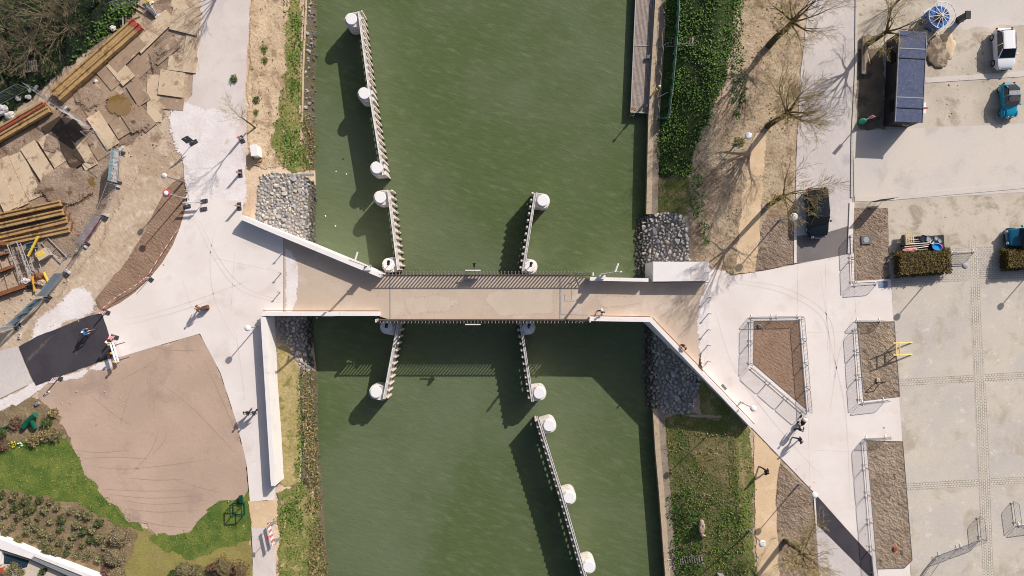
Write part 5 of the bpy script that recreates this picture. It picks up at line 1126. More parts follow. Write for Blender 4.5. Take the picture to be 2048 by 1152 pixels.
m = MB(); m.box((0, 0, .45), (4.2, 1.5, .1)); m.beam((-2.1, -.3, .45), (-3.2, -.7, .4), .12, .1); m.obj('bed', 'darksteel', t)
m = MB(); m.box((-1.95, .55, .75), (.08, 1.0, .7)); m.obj('headboard', 'darkgalv', t)
for x in (-.4, .5):
    for y in (-.7, .7): w = MB(); w.tube((x, y-.1, .3), (x, y+.1, .3), .3, n=14); w.obj('wheel', 'tyre', t)
for i in range(6): one('pole', MB().tube((-1.7+.1*i, 0, 0), (1.4-.15*i, .1, .08), .05, .045, 7).tube((-1.7+.1*i, 0, 0), (-1.5+.1*i, .01, 0), .07, .06, 7), ('woodpale', 'wood', 'whitesteel', 'woodpale', 'galv', 'wood')[i], '%s pole lying across the loaded trailer' % ('pale northern', 'brown second', 'white third', 'pale fourth', 'grey fifth', 'brown southern')[i], 'pole', G(1834+i, 480+i*4.2, .6)+Vector((0, 0, .03*i)), .06+.05*math.sin(i*2))
for i, (x, y, mt, s) in enumerate([(1856, 478, 'softgrey', .3), (1862, 483, 'whitesteel', .26), (1872, 477, 'galv', .25), (1878, 481, 'softgrey', .24), (1868, 487, 'signblue', .4), (1845, 477, 'cloth_navy', .34)]):
    m = MB(); m.lathe([(s*.7, 0), (s, .12), (s*.95, .2), (s*.75, .14), (s*.3, .13)], (0, 0, 0), 14); one('round_tub', m, mt, '%s round tub on the loaded trailer' % ('pale grey western', 'white', 'metal', 'grey eastern', 'dark blue', 'dark western')[i], 'tub', G(x, y, .6))
m = MB(); m.lathe([(.2, 0), (.42, .05), (.46, .22), (.4, .24), (.36, .1)], (0, 0, 0), 18, sx=1.1, sy=.8); one('plastic_tub', m, 'brightblue', 'bright blue plastic tub at the south east corner of the loaded trailer', 'tub', G(1872, 494, .8), -.2)
one('red_board', MB().box((0, 0, 0), (.95, .34, .05), rz=-.35).box((.3, -.1, .04), (.3, .2, .05), rz=-.35), 'red', 'red board behind the bright blue tub on the trailer', 'board', G(1876, 490, .7))
one('cloth_bundle', MB().ball((0, 0, .1), (.75, .22, .16), 12, 6, nz=.4).ball((.5, .05, .1), (.3, .2, .15), 8, 5, nz=.4, seed=2), 'cloth_pink', 'mottled pink bundle at the south west corner of the loaded trailer', 'bundle', G(1818, 500, .6), .05)
pallet('pale pallet lying at the north west corner of the loaded trailer', G(1814, 477, .5), .06, 'woodpale')
t = thing('boulder_seat', 'pale cracked boulder on the weedy bank above the timber stairs', 'boulder', GT(1402, 1052)); m = MB(); m.ball((0, 0, .3), (.3, .75, .5), 12, 8, nz=.3, seed=3); m.obj('rock', 'boulder', t); m = MB(); m.ball((.15, -.8, .2), (.28, .28, .3), 10, 6, nz=.3, seed=5); m.obj('chip', 'boulder', t)
t = thing('tube_railing', 'white bent tube railing at the water edge near the bottom stairs', 'railing', GT(1338, 1118), 0)
def tq(x, y, z): q = GT(x, y)-GT(1338, 1118); q.z = z; return q
m = MB(); m.path([tq(1328, 1100, .1), tq(1328, 1106, .9), tq(1344, 1115, .95), tq(1350, 1107, .9), tq(1351, 1104, .1)], .035, 6); m.obj('rail', 'whitesteel', t); m = MB(); m.path([tq(1329, 1116, .1), tq(1330, 1123, .9), tq(1348, 1123, .9), tq(1349, 1118, .1)], .035, 6); m.obj('rail', 'whitesteel', t)
for nm, x, y, l in (('litter_bin', 1439, 1150, 'grey litter bin with dark opening at the bottom of the grass verge'),):
    t = thing(nm, l, 'bin', GT(x, y), 0); m = MB(); m.box((0, 0, .45), (.5, .45, .9)); m.obj('bin_body', 'softgrey', t); m = MB(); m.box((.05, -.05, .91), (.3, .28, .02)); m.obj('opening', 'signblue', t)
for i, (x, y) in enumerate([(1424, 897), (1430, 905)]): stick('%s pale steel stake by the bare patch on the grass verge' % ('tall', 'short')[i], (x, y), (x+(-6 if i == 0 else 6), y+(5 if i == 0 else 5)), .03, 'galv', .5, .3, 'stake', 'stake')
# ---------------------------------------------------------------- trimmed hedges
def hedge(label, q, h, seed):
    P = [G(*p) for p in q]; o = sum(P, Vector())/4; t = thing('hedge', label, 'hedge', o)
    m = MB(); m.prism([((p-o)*.9).to_tuple()[:2] for p in P], 0, h*.86); m.obj('inner_branches', 'hedgecore', t)
    rng = np.random.default_rng(seed); poly = [(p.x, p.y) for p in P]; A = np.array(poly); lo, hi = A.min(0)-.25, A.max(0)+.25
    S = rng.uniform(lo, hi, (9000, 2)); ins = pip(S, poly); d = bdist(S, poly); k = ins | (d < .12); S = S[k]; ins = ins[k]; d = d[k]
    dd = np.where(ins, d, 0); top = h*np.clip(.35+dd*3.2, .3, 1)**.6
    zz = top*rng.uniform(.55, 1.0, len(S))+.1*np.array([noise.noise(Vector((p[0]*2.5, p[1]*2.5, seed))) for p in S])
    zd = {}; it = iter(zz); tufts('leaves', None, 'hedgeleaf', 0, (.08, .18), .02, None, None, .25, parent=t, pts=S-np.array([o.x, o.y]), kind=None, zf=lambda x, y: next(it))
    return t
hedge('trimmed brown green hedge below the loaded trailer', [(1784, 506), (1891, 498), (1893, 545), (1785, 553)], 1.25, 1)
hedge('trimmed brown hedge at the right edge below the blue and white van', [(1996, 500), (2080, 494), (2080, 534), (1996, 540)], 1.35, 2)
# ---------------------------------------------------------------- cars
def ring(x, hw, z0, z1, r=.18, rt=.1, n=4):
    pts = []
    for (cy, cz, rr, a0) in ((hw-r, z0+.08, .08, -90), (hw-rt, z1-rt, rt, 0), (-hw+rt, z1-rt, rt, 90), (-hw+r, z0+.08, .08, 180)):
        for k in range(n): a = R(a0+90*k/(n-1)); pts.append(Vector((x, cy+rr*math.cos(a)*(1 if rr != .08 else r/.08), cz+rr*math.sin(a))))
    return pts
def car(label, p, rz, paint, body, cabin, roofp, wheels, mirror, name='parked_car', roofmat=None, roofstripes=None):
    """body: (x, halfwidth, ztop) sections; cabin: (x, halfwidth low, z) glass house sections"""
    t = thing(name, label, 'car', p, rz)
    m = MB(); m.loft([ring(x, hw, .28, z) for x, hw, z in body]); b = m.obj('body', paint, t, True); b.modifiers.new('Subdivision', 'SUBSURF').render_levels = 2
    m = MB(); m.loft([[Vector((x, s*hw, z)) for s, hw, z in ((1, hb, zb), (1, ht, zt), (-1, ht, zt), (-1, hb, zb))] for x, hb, zb, ht, zt in cabin]); m.obj('windows', 'glass_dark', t)
    for ka, kb in ((0, 1), (len(cabin)-2, len(cabin)-1)):
        for s in (-1, 1):
            lo, hi = (cabin[ka], cabin[kb]) if ka == 0 else (cabin[kb], cabin[ka]); m = MB(); m.tube((lo[0], s*lo[1], lo[2]), (hi[0], s*hi[3], hi[4]), .045, n=6); m.obj('pillar', paint, t)
    for s in (-1, 1): m = MB(); q = cabin[len(cabin)//2]; m.tube((q[0]-.05, s*(q[1]+.005), q[2]), (q[0]-.1, s*(q[3]+.005), q[4]), .05, n=6); m.obj('pillar', paint, t)
    x0, x1, hw, z = roofp; m = MB(); m.loft([[Vector((x, s*w, zz)) for s, w, zz in ((1, w_, z-.05), (1, w_-.06, z+.02), (.5, w_, z+.045), (-.5, w_, z+.045), (-1, w_-.06, z+.02), (-1, w_, z-.05)) for w in (w,)] for x, w_ in ((x0-.06, hw*.86), (x0+.1, hw), (x1-.1, hw), (x1+.05, hw*.9))]); m.obj('roof', roofmat or paint, t)
    if roofstripes:
        for xa, xb, mt in roofstripes: m = MB(); m.box(((xa+xb)/2, 0, z+.05), (xb-xa, hw*1.75, .02)); m.obj('roof_band', mt, t)
    f, r_, tw = wheels
    for x in (f, r_):
        for s in (-1, 1):
            m = MB(); m.tube((0, -.11, 0), (0, .11, 0), .32, n=20); w = m.obj('wheel', 'tyre', t, loc=(x, s*tw, .32)); m = MB(); m.tube((0, s*.1, 0), (0, s*.125, 0), .2, n=14); m.obj('rim', 'hub', w)
            m = MB(); P = [Vector((x+.42*math.cos(a), s*(tw+.09), .32+.42*math.sin(a))) for a in np.linspace(0, math.pi, 9)]; m.path(P, .05, 6); m.obj('wheel_arch', paint, t)
    for s in (-1, 1): m = MB(); m.ball((mirror[0], s*mirror[1], mirror[2]), (.1, .13, .08), 8, 6); m.obj('mirror', paint, t)
    bx = body[-1][0]; hw = body[-2][1]; zt = body[-2][2]
    for s in (-1, 1): m = MB(); m.ball((body[-2][0]+.04, s*(hw-.2), zt-.12), (.16, .16, .09), 8, 6); m.obj('headlight', 'chrome', t)
    for s in (-1, 1): m = MB(); m.ball((body[1][0]-.03, s*(body[1][1]-.1), body[1][2]-.1), (.1, .1, .14), 8, 6); m.obj('taillight', 'red', t)
    m = MB(); m.box((bx+.01, 0, .45), (.06, body[-1][1]*1.5, .16)); m.obj('bumper', 'black', t)
    return t
SUV_B = [(-2.0, .66, .75), (-1.9, .84, .98), (-1.2, .9, 1.02), (0, .91, 1.0), (.9, .9, .98), (1.5, .86, .9), (1.88, .76, .78), (2.0, .55, .62)]
SUV_C = [(-1.78, .74, .98, .58, 1.0), (-1.45, .8, 1.0, .66, 1.5), (-.2, .83, 1.0, .68, 1.54), (.2, .83, 1.0, .67, 1.5), (.95, .8, .97, .76, 1.0)]
c = G(2010, 97, .8); c.z = 0
t = car('white hatchback car with dark windscreen parked on the sandy lot', c, R(-90)+.05, 'paint_white', SUV_B, SUV_C, (-1.45, .18, .67, 1.53), (1.25, -1.25, .82), (.62, 1.0, 1.0))
m = MB()
for s in (-1, 1): m.tube((-1.35, s*.6, 1.6), (.1, s*.6, 1.6), .02, n=6)
m.obj('roof_rail', 'darksteel', t)
B2 = [(-1.75, .4, .6), (-1.6, .6, .85), (-1.1, .68, .98), (0, .7, 1.0), (.7, .62, .98), (1.2, .5, .92), (1.6, .4, .8), (1.75, .25, .6)]
C2 = [(-1.45, .5, .9, .4, .95), (-1.0, .62, .98, .52, 1.42), (-.2, .66, 1.0, .56, 1.5), (.25, .66, 1.0, .55, 1.44), (.55, .62, .98, .55, 1.02)]
c = G(2019, 200, .7); c.z = 0
t = car('teal vintage car with grey and black folding fabric roof', c, R(-90)+.04, 'paint_teal', B2, C2, (-1.0, .28, .6, 1.46), (1.15, -1.1, .62), (.5, .8, 1.05), roofmat='softtop', roofstripes=[(-.95, -.75, 'softtop'), (-.72, -.3, 'softgrey')])
for s in (-1, 1):
    m = MB(); m.ball((1.15, s*.6, .5), (.48, .2, .34), 12, 8); m.obj('front_wing', 'paint_teal', t); m = MB(); m.ball((-1.1, s*.62, .5), (.46, .18, .34), 12, 8); m.obj('rear_wing', 'paint_teal', t)
B3 = [(-2.45, .7, .8), (-2.35, .9, 1.05), (-1.2, .95, 1.1), (0, .96, 1.1), (1.0, .95, 1.08), (1.7, .92, 1.02), (2.25, .8, .9), (2.4, .55, .7)]
C3 = [(-2.3, .85, 1.05, .74, 1.1), (-2.1, .88, 1.1, .76, 1.78), (0, .9, 1.1, .78, 1.84), (.45, .9, 1.1, .76, 1.76), (1.1, .86, 1.06, .8, 1.1)]
c = G(1636, 426, .9); c.z = 0
t = car('black van parked under the bare tree at the worn asphalt patch', c, R(-90)+.06, 'paint_black', B3, C3, (-2.1, .42, .77, 1.82), (1.5, -1.55, .85), (.85, 1.08, 1.15))
m = MB(); m.box((2.43, 0, .55), (.04, .62, .13)); m.obj('number_plate', 'whitesteel', t)
c = G(2058, 473, .9); c.z = 0
B4 = [(-2.3, .7, .9), (-2.2, .85, 1.1), (-1.2, .9, 1.2), (.6, .9, 1.2), (1.0, .88, 1.1), (1.7, .84, 1.04), (2.0, .76, .96), (2.1, .5, .7)]
t = car('van with teal bonnet and white roof half hidden by the right edge of the picture', c, R(180)+.06, 'paint_van', B4, [(-2.1, .8, 1.15, .7, 1.2), (-1.9, .84, 1.2, .74, 1.8), (.4, .84, 1.2, .74, 1.8), (.95, .82, 1.1, .76, 1.15)], (-1.9, .75, .86, 1.82), (1.4, -1.4, .8), (.8, 1.02, 1.2), roofmat='paint_white')
# ---------------------------------------------------------------- people
def skin_obj(name, verts, edges, rad, mat, parent, sub=1):
    me = bpy.data.meshes.new(name); me.from_pydata(verts, edges, []); me.materials.append(MATS[mat]); o = bpy.data.objects.new(name, me); COL.objects.link(o); o.parent = parent
    s = o.modifiers.new('Skin', 'SKIN'); s.use_smooth_shade = True
    if not me.skin_vertices: me.attributes
    for i, r in enumerate(rad):
        d = me.skin_vertices[0].data[i]; d.radius = (r, r) if isinstance(r, float) else r; d.use_root = (i == 0)
    u = o.modifiers.new('Subdivision', 'SUBSURF'); u.levels = sub; u.render_levels = sub
    return o
def person(label, px, py, rz, top, legs, hair, stride=.25, arms=((.32, .05, .98), (-.32, .05, .98)), lean=0., z=0, sit=False, seat=.95):
    p = G(px, py, z); t = thing('person', label, 'person', p, rz); ph = seat; ly = lean
    V = []; E = []; Rd = []
    def v(q, r, par=None):
        V.append(tuple(q)); Rd.append(r); 
        if par is not None: E.append((par, len(V)-1))
        return len(V)-1
    pel = v((0, 0, ph), (.15, .11)); sp = v((0, ly*.35, ph+.25), (.13, .1), pel); ch = v((0, ly*.75, ph+.45), (.14, .1), sp); nk = v((0, ly, ph+.58), .055, ch); hd = v((0, ly+.03, ph+.68), (.085, .1), nk); ht = v((0, ly+.02, ph+.78), (.07, .085), hd)
    v((0, ly+.13, ph+.68), .014, hd)
    A2 = []; 
    for s, hand in zip((1, -1), arms):
        sh = v((s*.18, ly*.75, ph+.45), .055, ch); S = Vector(V[sh]); Hn = Vector((hand[0], hand[1]+0, hand[2])); mid = (S+Hn)/2+Vector((s*.05, -.06, -.02)); el = v(mid, .043, sh); hn = v(Hn, .036, el); A2.append((sh, el, hn))
        d = (Hn-mid).normalized(); pm = v(Hn+d*.07, (.042, .02), hn)
        for k in range(4): a = v(Hn+d*.12+Vector((s*.0, (k-1.5)*.021, 0)), .009, pm); v(Hn+d*(.15+.012*(k in (1, 2)))+Vector((0, (k-1.5)*.023, -.02)), .008, a)
        a = v(Hn+d*.07+Vector((0, .045, 0)), .01, hn); v(Hn+d*.1+Vector((0, .06, -.01)), .009, a)
    Lg = []
    for s in (1, -1):
        hp = v((s*.09, 0, ph-.06), .088, pel); st = stride*s
        if sit: kn = v((s*.13, .36+.05*s, ph-.12+.08*s), .062, hp); an = v((s*.13, .25+.1*s, ph-.5+.12*s), .045, kn)
        else: kn = v((s*.1, st*.5+.05, ph*.53), .062, hp); an = v((s*.1, st-.02, .09), .042, kn)
        q = Vector(V[an]); v((q.x, q.y+.17, q.z-.05), .036, an); Lg.append((hp, kn, an))
    skin_obj('body', V, E, Rd, 'skin', t)
    JV = [(0, 0, ph-.14), V[sp], V[ch], (0, ly*.98, ph+.565)]; JE = [(0, 1), (1, 2), (2, 3)]; JR = [(.215, .17), (.185, .15), (.215, .16), (.095, .09)]
    for sh, el, hn in A2: n = len(JV); JV += [V[sh], V[el], tuple(Vector(V[el]).lerp(Vector(V[hn]), .88))]; JE += [(2, n), (n, n+1), (n+1, n+2)]; JR += [.1, .075, .06]
    skin_obj('jacket', JV, JE, JR, top, t)
    TV = [(0, 0, ph+.12), (0, 0, ph-.02)]; TE = [(0, 1)]; TR = [(.165, .125), (.175, .14)]
    for hp, kn, an in Lg: n = len(TV); TV += [V[hp], V[kn], tuple(Vector(V[kn]).lerp(Vector(V[an]), .9))]; TE += [(1, n), (n, n+1), (n+1, n+2)]; TR += [.105, .08, .062]
    skin_obj('trousers', TV, TE, TR, legs, t)
    for s, (hp, kn, an) in zip((1, -1), Lg): q = Vector(V[an]); m = MB(); m.ball((q.x, q.y+.07, q.z-.04), (.05, .14, .055), 10, 6); m.obj('shoe', 'cloth_black', t)
    h = Vector(V[ht]); m = MB(); m.ball(h+Vector((0, -.025, -.02)), (.098, .115, .1), 12, 8); m.obj('hair', hair, t)
    m = MB()
    for s in (-1, 1): m.ball((s*.035, ly+.115, ph+.7), .012, 6, 4)
    m.obj('eyes', 'black', t); m = MB(); m.box((0, ly+.118, ph+.635), (.045, .01, .01)); m.obj('mouth', 'cloth_red', t)
    return t
def bicycle(label, px, py, rz, mat='black', z=0):
    t = thing('bicycle', label, 'bicycle', G(px, py, z), rz)
    for y in (-.53, .53):
        m = MB(); P = [Vector((0, y+.33*math.cos(a), .34+.33*math.sin(a))) for a in np.linspace(0, 2*math.pi, 21)]; m.path(P, .022, 6); w = m.obj('wheel', 'tyre', t); s = MB()
        for k in range(8): a = math.pi*k/4; s.tube((0, y, .34), (0, y+.32*math.cos(a), .34+.32*math.sin(a)), .004, n=3)
        s.obj('spokes', 'galv', w)
    m = MB(); m.path([(0, -.53, .34), (0, -.05, .3), (0, .4, .78), (0, -.2, .75), (0, -.05, .3)], .022, 6); m.path([(0, -.53, .34), (0, -.2, .75), (0, -.24, .9)], .018, 6); m.path([(0, .53, .34), (0, .38, .95)], .02, 6); m.obj('frame', mat, t)
    m = MB(); m.path([(-.28, .28, 1.0), (-.12, .38, .98), (.12, .38, .98), (.28, .28, 1.0)], .018, 6); m.obj('handlebar', 'darkgalv', t); m = MB(); m.ball((0, -.26, .93), (.08, .14, .04), 10, 6); m.obj('saddle', 'black', t)
    m = MB(); m.tube((-.1, -.05, .3), (.1, -.05, .3), .015); m.box((-.14, -.05, .28), (.08, .09, .02)); m.box((.14, -.05, .32), (.08, .09, .02)); m.obj('pedals', 'black', t); return t
def pxdir(dx, dy): return math.atan2(-dy, dx)-math.pi/2
a = pxdir(1, -.45); bicycle('bicycle ridden across the dark asphalt patch', 180, 664, a, 'white')
person('cyclist in blue jacket with helmet riding across the dark asphalt patch', 178, 665, a, 'cloth_blue', 'cloth_navy', 'cloth_white', arms=((.25, .45, 1.05), (-.25, .45, 1.05)), lean=.28, sit=True)
person('person in brown coat walking alone across the west pavement', 405, 616, pxdir(-1, .3), 'cloth_brown', 'cloth_black', 'hair_fair', .22)
t = thing('pull_trolley', 'small dark pull trolley behind the person in the brown coat', 'trolley', G(414, 615), .3); m = MB(); m.box((0, 0, .45), (.6, .38, .6), taper=.9); m.obj('bag', 'cloth_brown', t); m = MB(); m.path([(-.35, -.15, .7), (-.55, -.12, 1.0), (-.55, .12, 1.0), (-.35, .15, .7)], .02); m.obj('handle', 'black', t)
for y in (-.2, .2): m = MB(); m.tube((.1, y-.03, .12), (.1, y+.03, .12), .12, n=12); m.obj('wheel', 'tyre', t)
person('person in black jacket walking beside the wing wall, left one of the pair', 501, 822, pxdir(-.2, 1), 'cloth_black', 'cloth_navy', 'hair_grey', .3)
person('person in dark jacket with pale scarf beside the wing wall, right one of the pair', 513, 822, pxdir(-.1, 1), 'cloth_navy', 'cloth_black', 'hair_fair', .26)
person('person in pale top walking on the bridge deck near the south railing end', 1201, 623, pxdir(1, -.1), 'cloth_white', 'cloth_navy', 'hair_dark', .3)
person('person in dark red jacket leaning on the diagonal white wall', 1364, 690, pxdir(-1, .9), 'cloth_red', 'cloth_black', 'hair_fair', .05, lean=.12, arms=((.3, .25, 1.12), (-.3, .25, 1.12)))
person('person in black coat pushing a pram on the east pavement', 1592, 855, pxdir(.5, -1), 'cloth_black', 'cloth_black', 'hair_grey', .3, arms=((.22, .4, 1.02), (-.22, .4, 1.02)))
t = thing('pram', 'small dark pram pushed by the person in the black coat', 'pram', G(1602, 841), pxdir(.5, -1)); m = MB(); m.ball((0, 0, .65), (.24, .42, .22), 12, 8); m.obj('seat_shell', 'cloth_black', t); m = MB(); m.ball((0, .2, .8), (.25, .24, .22), 12, 8); m.obj('hood', 'cloth_white', t); m = MB(); m.path([(-.22, -.35, .6), (-.22, -.75, 1.0), (.22, -.75, 1.0), (.22, -.35, .6)], .02); m.path([(-.2, -.3, .2), (0, 0, .5), (.2, .3, .2)], .02); m.obj('frame', 'galv', t)
for x in (-.24, .24):
    for y in (-.3, .35): m = MB(); m.tube((x-.03, y, .15), (x+.03, y, .15), .15, n=12); m.obj('wheel', 'tyre', t)
person('person in dark teal jacket walking behind the pram', 1592, 876, pxdir(1, -.1), 'cloth_navy', 'cloth_black', 'hair_fair', .35)
person('person in black jacket striding along the sandy path on the east bank', 1525, 938, pxdir(.8, .4), 'cloth_black', 'cloth_navy', 'hair_dark', .42)
t = thing('sign_post', 'slim green footed sign post with pale pink board in the shadow of the dark cabin', 'sign', G(1722, 244), -.5)
m = MB(); m.lathe([(.28, 0), (.3, .3), (.2, .75), (.1, .95)], (0, 0, 0), 12); m.obj('pedestal', 'cloth_green', t); m = MB(); m.tube((0, 0, .9), (0, 0, 2.0), .05); m.obj('pole', 'cloth_white', t); m = MB(); m.box((0, 0, 2.3), (.34, .06, .75)); m.obj('sign_board', 'cloth_pink', t)
t = thing('info_board', 'dark two panel information board seen edge on beside the bare soil bed', 'board', G(1754, 403.5), .12)
for x in (-.3, .3): m = MB(); m.box((x, 0, 1.35), (.54, .06, 1.9)); m.obj('board_panel', 'darksteel', t)
for x in (-.58, 0, .58): m = MB(); m.tube((x, .05, 0), (x, .05, 2.3), .025); m.obj('post', 'darkgalv', t)
m = MB(); m.tube((-.6, .05, 2.32), (.95, .05, 2.32), .03); m.obj('top_rail', 'darkgalv', t)
t = thing('spoil_heap', 'dark soil heap beside the north east corner of the dark cabin', 'soil heap', G(1873, 104))
m = MB(); m.ball((0, 0, 0), (1.3, 1.65, .2), 26, 12, nz=.3, seed=4); m.obj('heap', 'heapsoil', t, True); m = MB(); m.ball((.9, .5, 0), (.9, 1.4, .14), 20, 10, nz=.3, seed=8); m.obj('sand_spill', 'drybankp', t, True)
# ---------------------------------------------------------------- terrace house corner
t = thing('terrace_house', 'white terrace corner with roof edge and ribbed deck at the bottom left', 'house', G(60, 1130))
def tl(px, z): return [((G(x, y, z)-G(60, 1130)).x, (G(x, y, z)-G(60, 1130)).y) for x, y in px]
m = MB(); m.prism(tl([(-40, 1062), (0, 1078), (72, 1108), (62, 1118), (0, 1098), (-40, 1086)], 1.0), 0, 1.0); m.obj('roof_edge', 'whitewall', t)
m = MB(); m.prism(tl([(72, 1108), (240, 1172), (236, 1180), (68, 1113)], 1.0), 0, .996); m.obj('wall', 'whitewall', t)
m = MB(); m.prism(tl([(66, 1114), (230, 1182), (224, 1190), (62, 1119)], .95), .7, .95); m.obj('awning_rail', 'galv', t)
m = MB(); m.prism(tl([(-40, 1098), (6, 1102), (62, 1121), (230, 1192), (200, 1260), (-40, 1260)], .45), 0, .45); m.obj('terrace_deck', 'tile', t)
for k in range(2): m = MB(); m.prism(tl([(62+k*34, 1122+k*14), (90+k*34, 1134+k*14), (84+k*34, 1148+k*14), (58+k*34, 1136+k*14)], .45), .45, .465); m.obj('ribbed_mat', 'ribbed', t)
m = MB(); m.prism(tl([(-40, 1098), (3, 1102), (0, 1130), (-40, 1130)], .8), 0, .8); m.obj('side_wall', 'whitewall', t)
m = MB(); m.prism(tl([(8, 1106), (58, 1121), (54, 1134), (40, 1138), (24, 1128), (8, 1128)], .46), .46, .475); m.obj('recess_shade', 'signblue', t)  # flat dark sheet painting the shade under the roof overhang
for i, (x, y, r) in enumerate([(91, 1140, .3), (130, 1155, .3)]):
    tt = thing('potted_plant', 'dark round pot with green plant on the terrace deck, '+('nearer the white roof' if i == 0 else 'at the bottom edge'), 'potted plant', G(x, y, .45)); m = MB(); m.lathe([(r*.7, 0), (r, .5), (r*.95, .55), (r*.85, .45)], (0, 0, 0), 16); m.obj('pot', 'black', tt)
    tufts('leaves', None, 'shrubgreen', 0, (.12, .3), .2, None, None, .5, parent=tt, pts=RNG.normal(0, .13, (60, 2)), kind=None, zf=lambda a, b: .45)
one('terrace_chair', MB().box((0, 0, .42), (.5, .5, .06)).box((-.24, 0, .7), (.05, .5, .5)).beam((.2, .2, 0), (.2, .2, .42), .05, .05, up=(1, 0, 0)).beam((.2, -.2, 0), (.2, -.2, .42), .05, .05, up=(1, 0, 0)).beam((-.2, .2, 0), (-.2, .2, .42), .05, .05, up=(1, 0, 0)).beam((-.2, -.2, 0), (-.2, -.2, .42), .05, .05, up=(1, 0, 0)), 'terracotta', 'red brown chair on the terrace at the bottom left corner', 'chair', G(8, 1138, .45), .3)
for i, (x, y, r) in enumerate([(30, 1132, .5), (18, 1146, .4), (44, 1142, .4)]):
    tt = thing('terrace_bush', 'grey green bush on the terrace deck, '+('largest beside the painted recess shade', 'one at the bottom edge', 'right one beside the ribbed mat')[i], 'bush', G(x, y, .45)); m = MB(); m.ball((0, 0, r*.4), (r*.7, r*.7, r*.5), 10, 7, nz=.4, seed=i); m.obj('inner_branches', 'reedcore', tt)
    zz = iter(RNG.uniform(.2, 1.0, 300)*r); P = RNG.normal(0, r*.45, (300, 2)); tufts('leaves', None, 'shrubleaf', 0, (.07, .18), .02, None, None, .4, parent=tt, pts=P, kind=None, zf=lambda a, b: next(zz))
# ---------------------------------------------------------------- trees and plants
def bare_tree(label, base, h, spread, seed, trunk=.2, fork=2.4, lean=(0, 0), n1=6, mat='twigolive', name='bare_tree', depth=4, lim='barkolive', group='bare trees', dens=1.0, z=None, tr=None):
    rng = random.Random(seed); p = GT(*base); t = thing(name, label, 'tree', p, 0, group)
    tk, cr = MB(), MB(); top = Vector((lean[0], lean[1], fork))
    q0 = Vector((0, 0, -.1)); pts = [q0, top*.35+Vector((rng.uniform(-.06, .06), rng.uniform(-.06, .06), 0)), top*.7+Vector((rng.uniform(-.08, .08), rng.uniform(-.08, .08), 0)), top]
    for i in range(3): tk.tube(pts[i], pts[i+1], trunk*(1.15-.15*i), trunk*(1-.15*i), 9, cap=False)
    tk.obj('trunk', 'barkdark', t); limbs = MB()
    def br(p, d, L, r, k):
        n = 4 if k == 0 else 2 if k > 1 else 3; q = p
        for i in range(n):
            d = (d+Vector((rng.gauss(0, .13), rng.gauss(0, .13), rng.gauss(0, .1)+.05))).normalized(); e = q+d*(L/n); r1 = r*(1-.22)
            (limbs if k < 2 else cr).tube(q, e, r, r1, 5 if k < 2 else 3, cap=False); q = e; r = r1
            if k < depth and i >= (1 if k == 0 else 0):
                for _ in range(max(1, int((1.3 if k == 0 else 1.5)*dens+rng.random()*.9))):
                    ax = Vector((rng.gauss(0, 1), rng.gauss(0, 1), rng.gauss(0, .5))); dd = (d+ax.normalized()*rng.uniform(.45, .95)).normalized(); br(q, dd, L*rng.uniform(.45, .72), max(.009, r*.62), k+1)
        if k < depth: br(q, d, L*.6, max(.009, r*.66), k+1)
    for i in range(n1):
        a = 2*math.pi*(i+rng.uniform(-.25, .25))/n1; el = rng.uniform(.45, 1.3); d = Vector((math.cos(a)*math.cos(el)*spread/2.2, math.sin(a)*math.cos(el)*spread/2.2, math.sin(el))).normalized()
        br(top-Vector((0, 0, .1))+Vector((0, 0, rng.uniform(-.4, .1))), d, (h-fork)*rng.uniform(.38, .56), trunk*rng.uniform(.34, .52), 0)
    limbs.obj('limbs', lim, t); cr.obj('crown', mat, t); return t
bare_tree('tall bare tree at the top between the ivy and the road', (1537, 92), 9.5, 3.0, 1, .3, 3.6, (1.1, 1.2), 9)
bare_tree('bare spreading tree beside the lamp, its branches reaching over the road', (1534, 253), 8.4, 2.9, 2, .27, 3.2, (.9, .6), 10)
bare_tree('bare tree beside the black van, branches over its roof', (1537, 411), 9.4, 1.9, 3, .22, 4.4, (0, .4), 8, dens=.85)
bare_tree('bare pollard tree leaning over the end of the dark cabin roof', (1728, 92), 6.8, 2.6, 4, .26, 2.8, (.9, .5), 7, dens=.8)
bare_tree('bare tree at the bottom edge on the soil triangle beside the sandy path', (1570, 1080), 8.2, 2.6, 5, .24, 3.8, (.3, -.1), 10)
bare_tree('small leafless bush tree at the top beside the blue reel', (1795, 2), 3.4, 2, 6, .12, .8, (0, 0), 7, dens=.9, depth=3)
bare_tree('thin young bare tree on the bank beside the white utility cabinet', (511, 256), 7.5, .6, 8, .07, 3.8, (.1, .1), 5, dens=.7, depth=3)
# thicket in the north west corner
TH = [((24, 60), 6.5, 11), ((95, 30), 6, 12), ((30, 125), 5, 13), ((150, 60), 5, 14), ((-20, 0), 7, 15), ((80, 95), 5.2, 16), ((200, 5), 4.5, 17), ((150, -20), 6, 18), ((-10, 150), 5, 19)]
TL = ['westernmost large', 'large northern', 'low one above the pallet', 'one by the sheet piles', 'corner', 'middle', 'pale one near the top fence', 'top edge', 'low one at the left edge']
for (b, h, s), l in zip(TH, TL): bare_tree('tangled grey leafless thicket tree in the north west corner, '+l, b, h, 3.0, s, .13, .9, (random.uniform(-.3, .3), random.uniform(-.3, .3)), 8, 'twiggrey', 'thicket_tree', 3, 'twiggrey', 'thicket trees', 1.0)
bare_tree('bare tree just above the picture, shading the pale road', (478, -55), 7, 2.4, 21, .16, 2.4, (0, 0), 6, depth=3)
IVY = [(1316, -30), (1498, -30), (1470, 60), (1453, 150), (1426, 220), (1400, 290), (1376, 350), (1318, 350), (1300, 250), (1330, 238), (1345, 100), (1330, 60)]
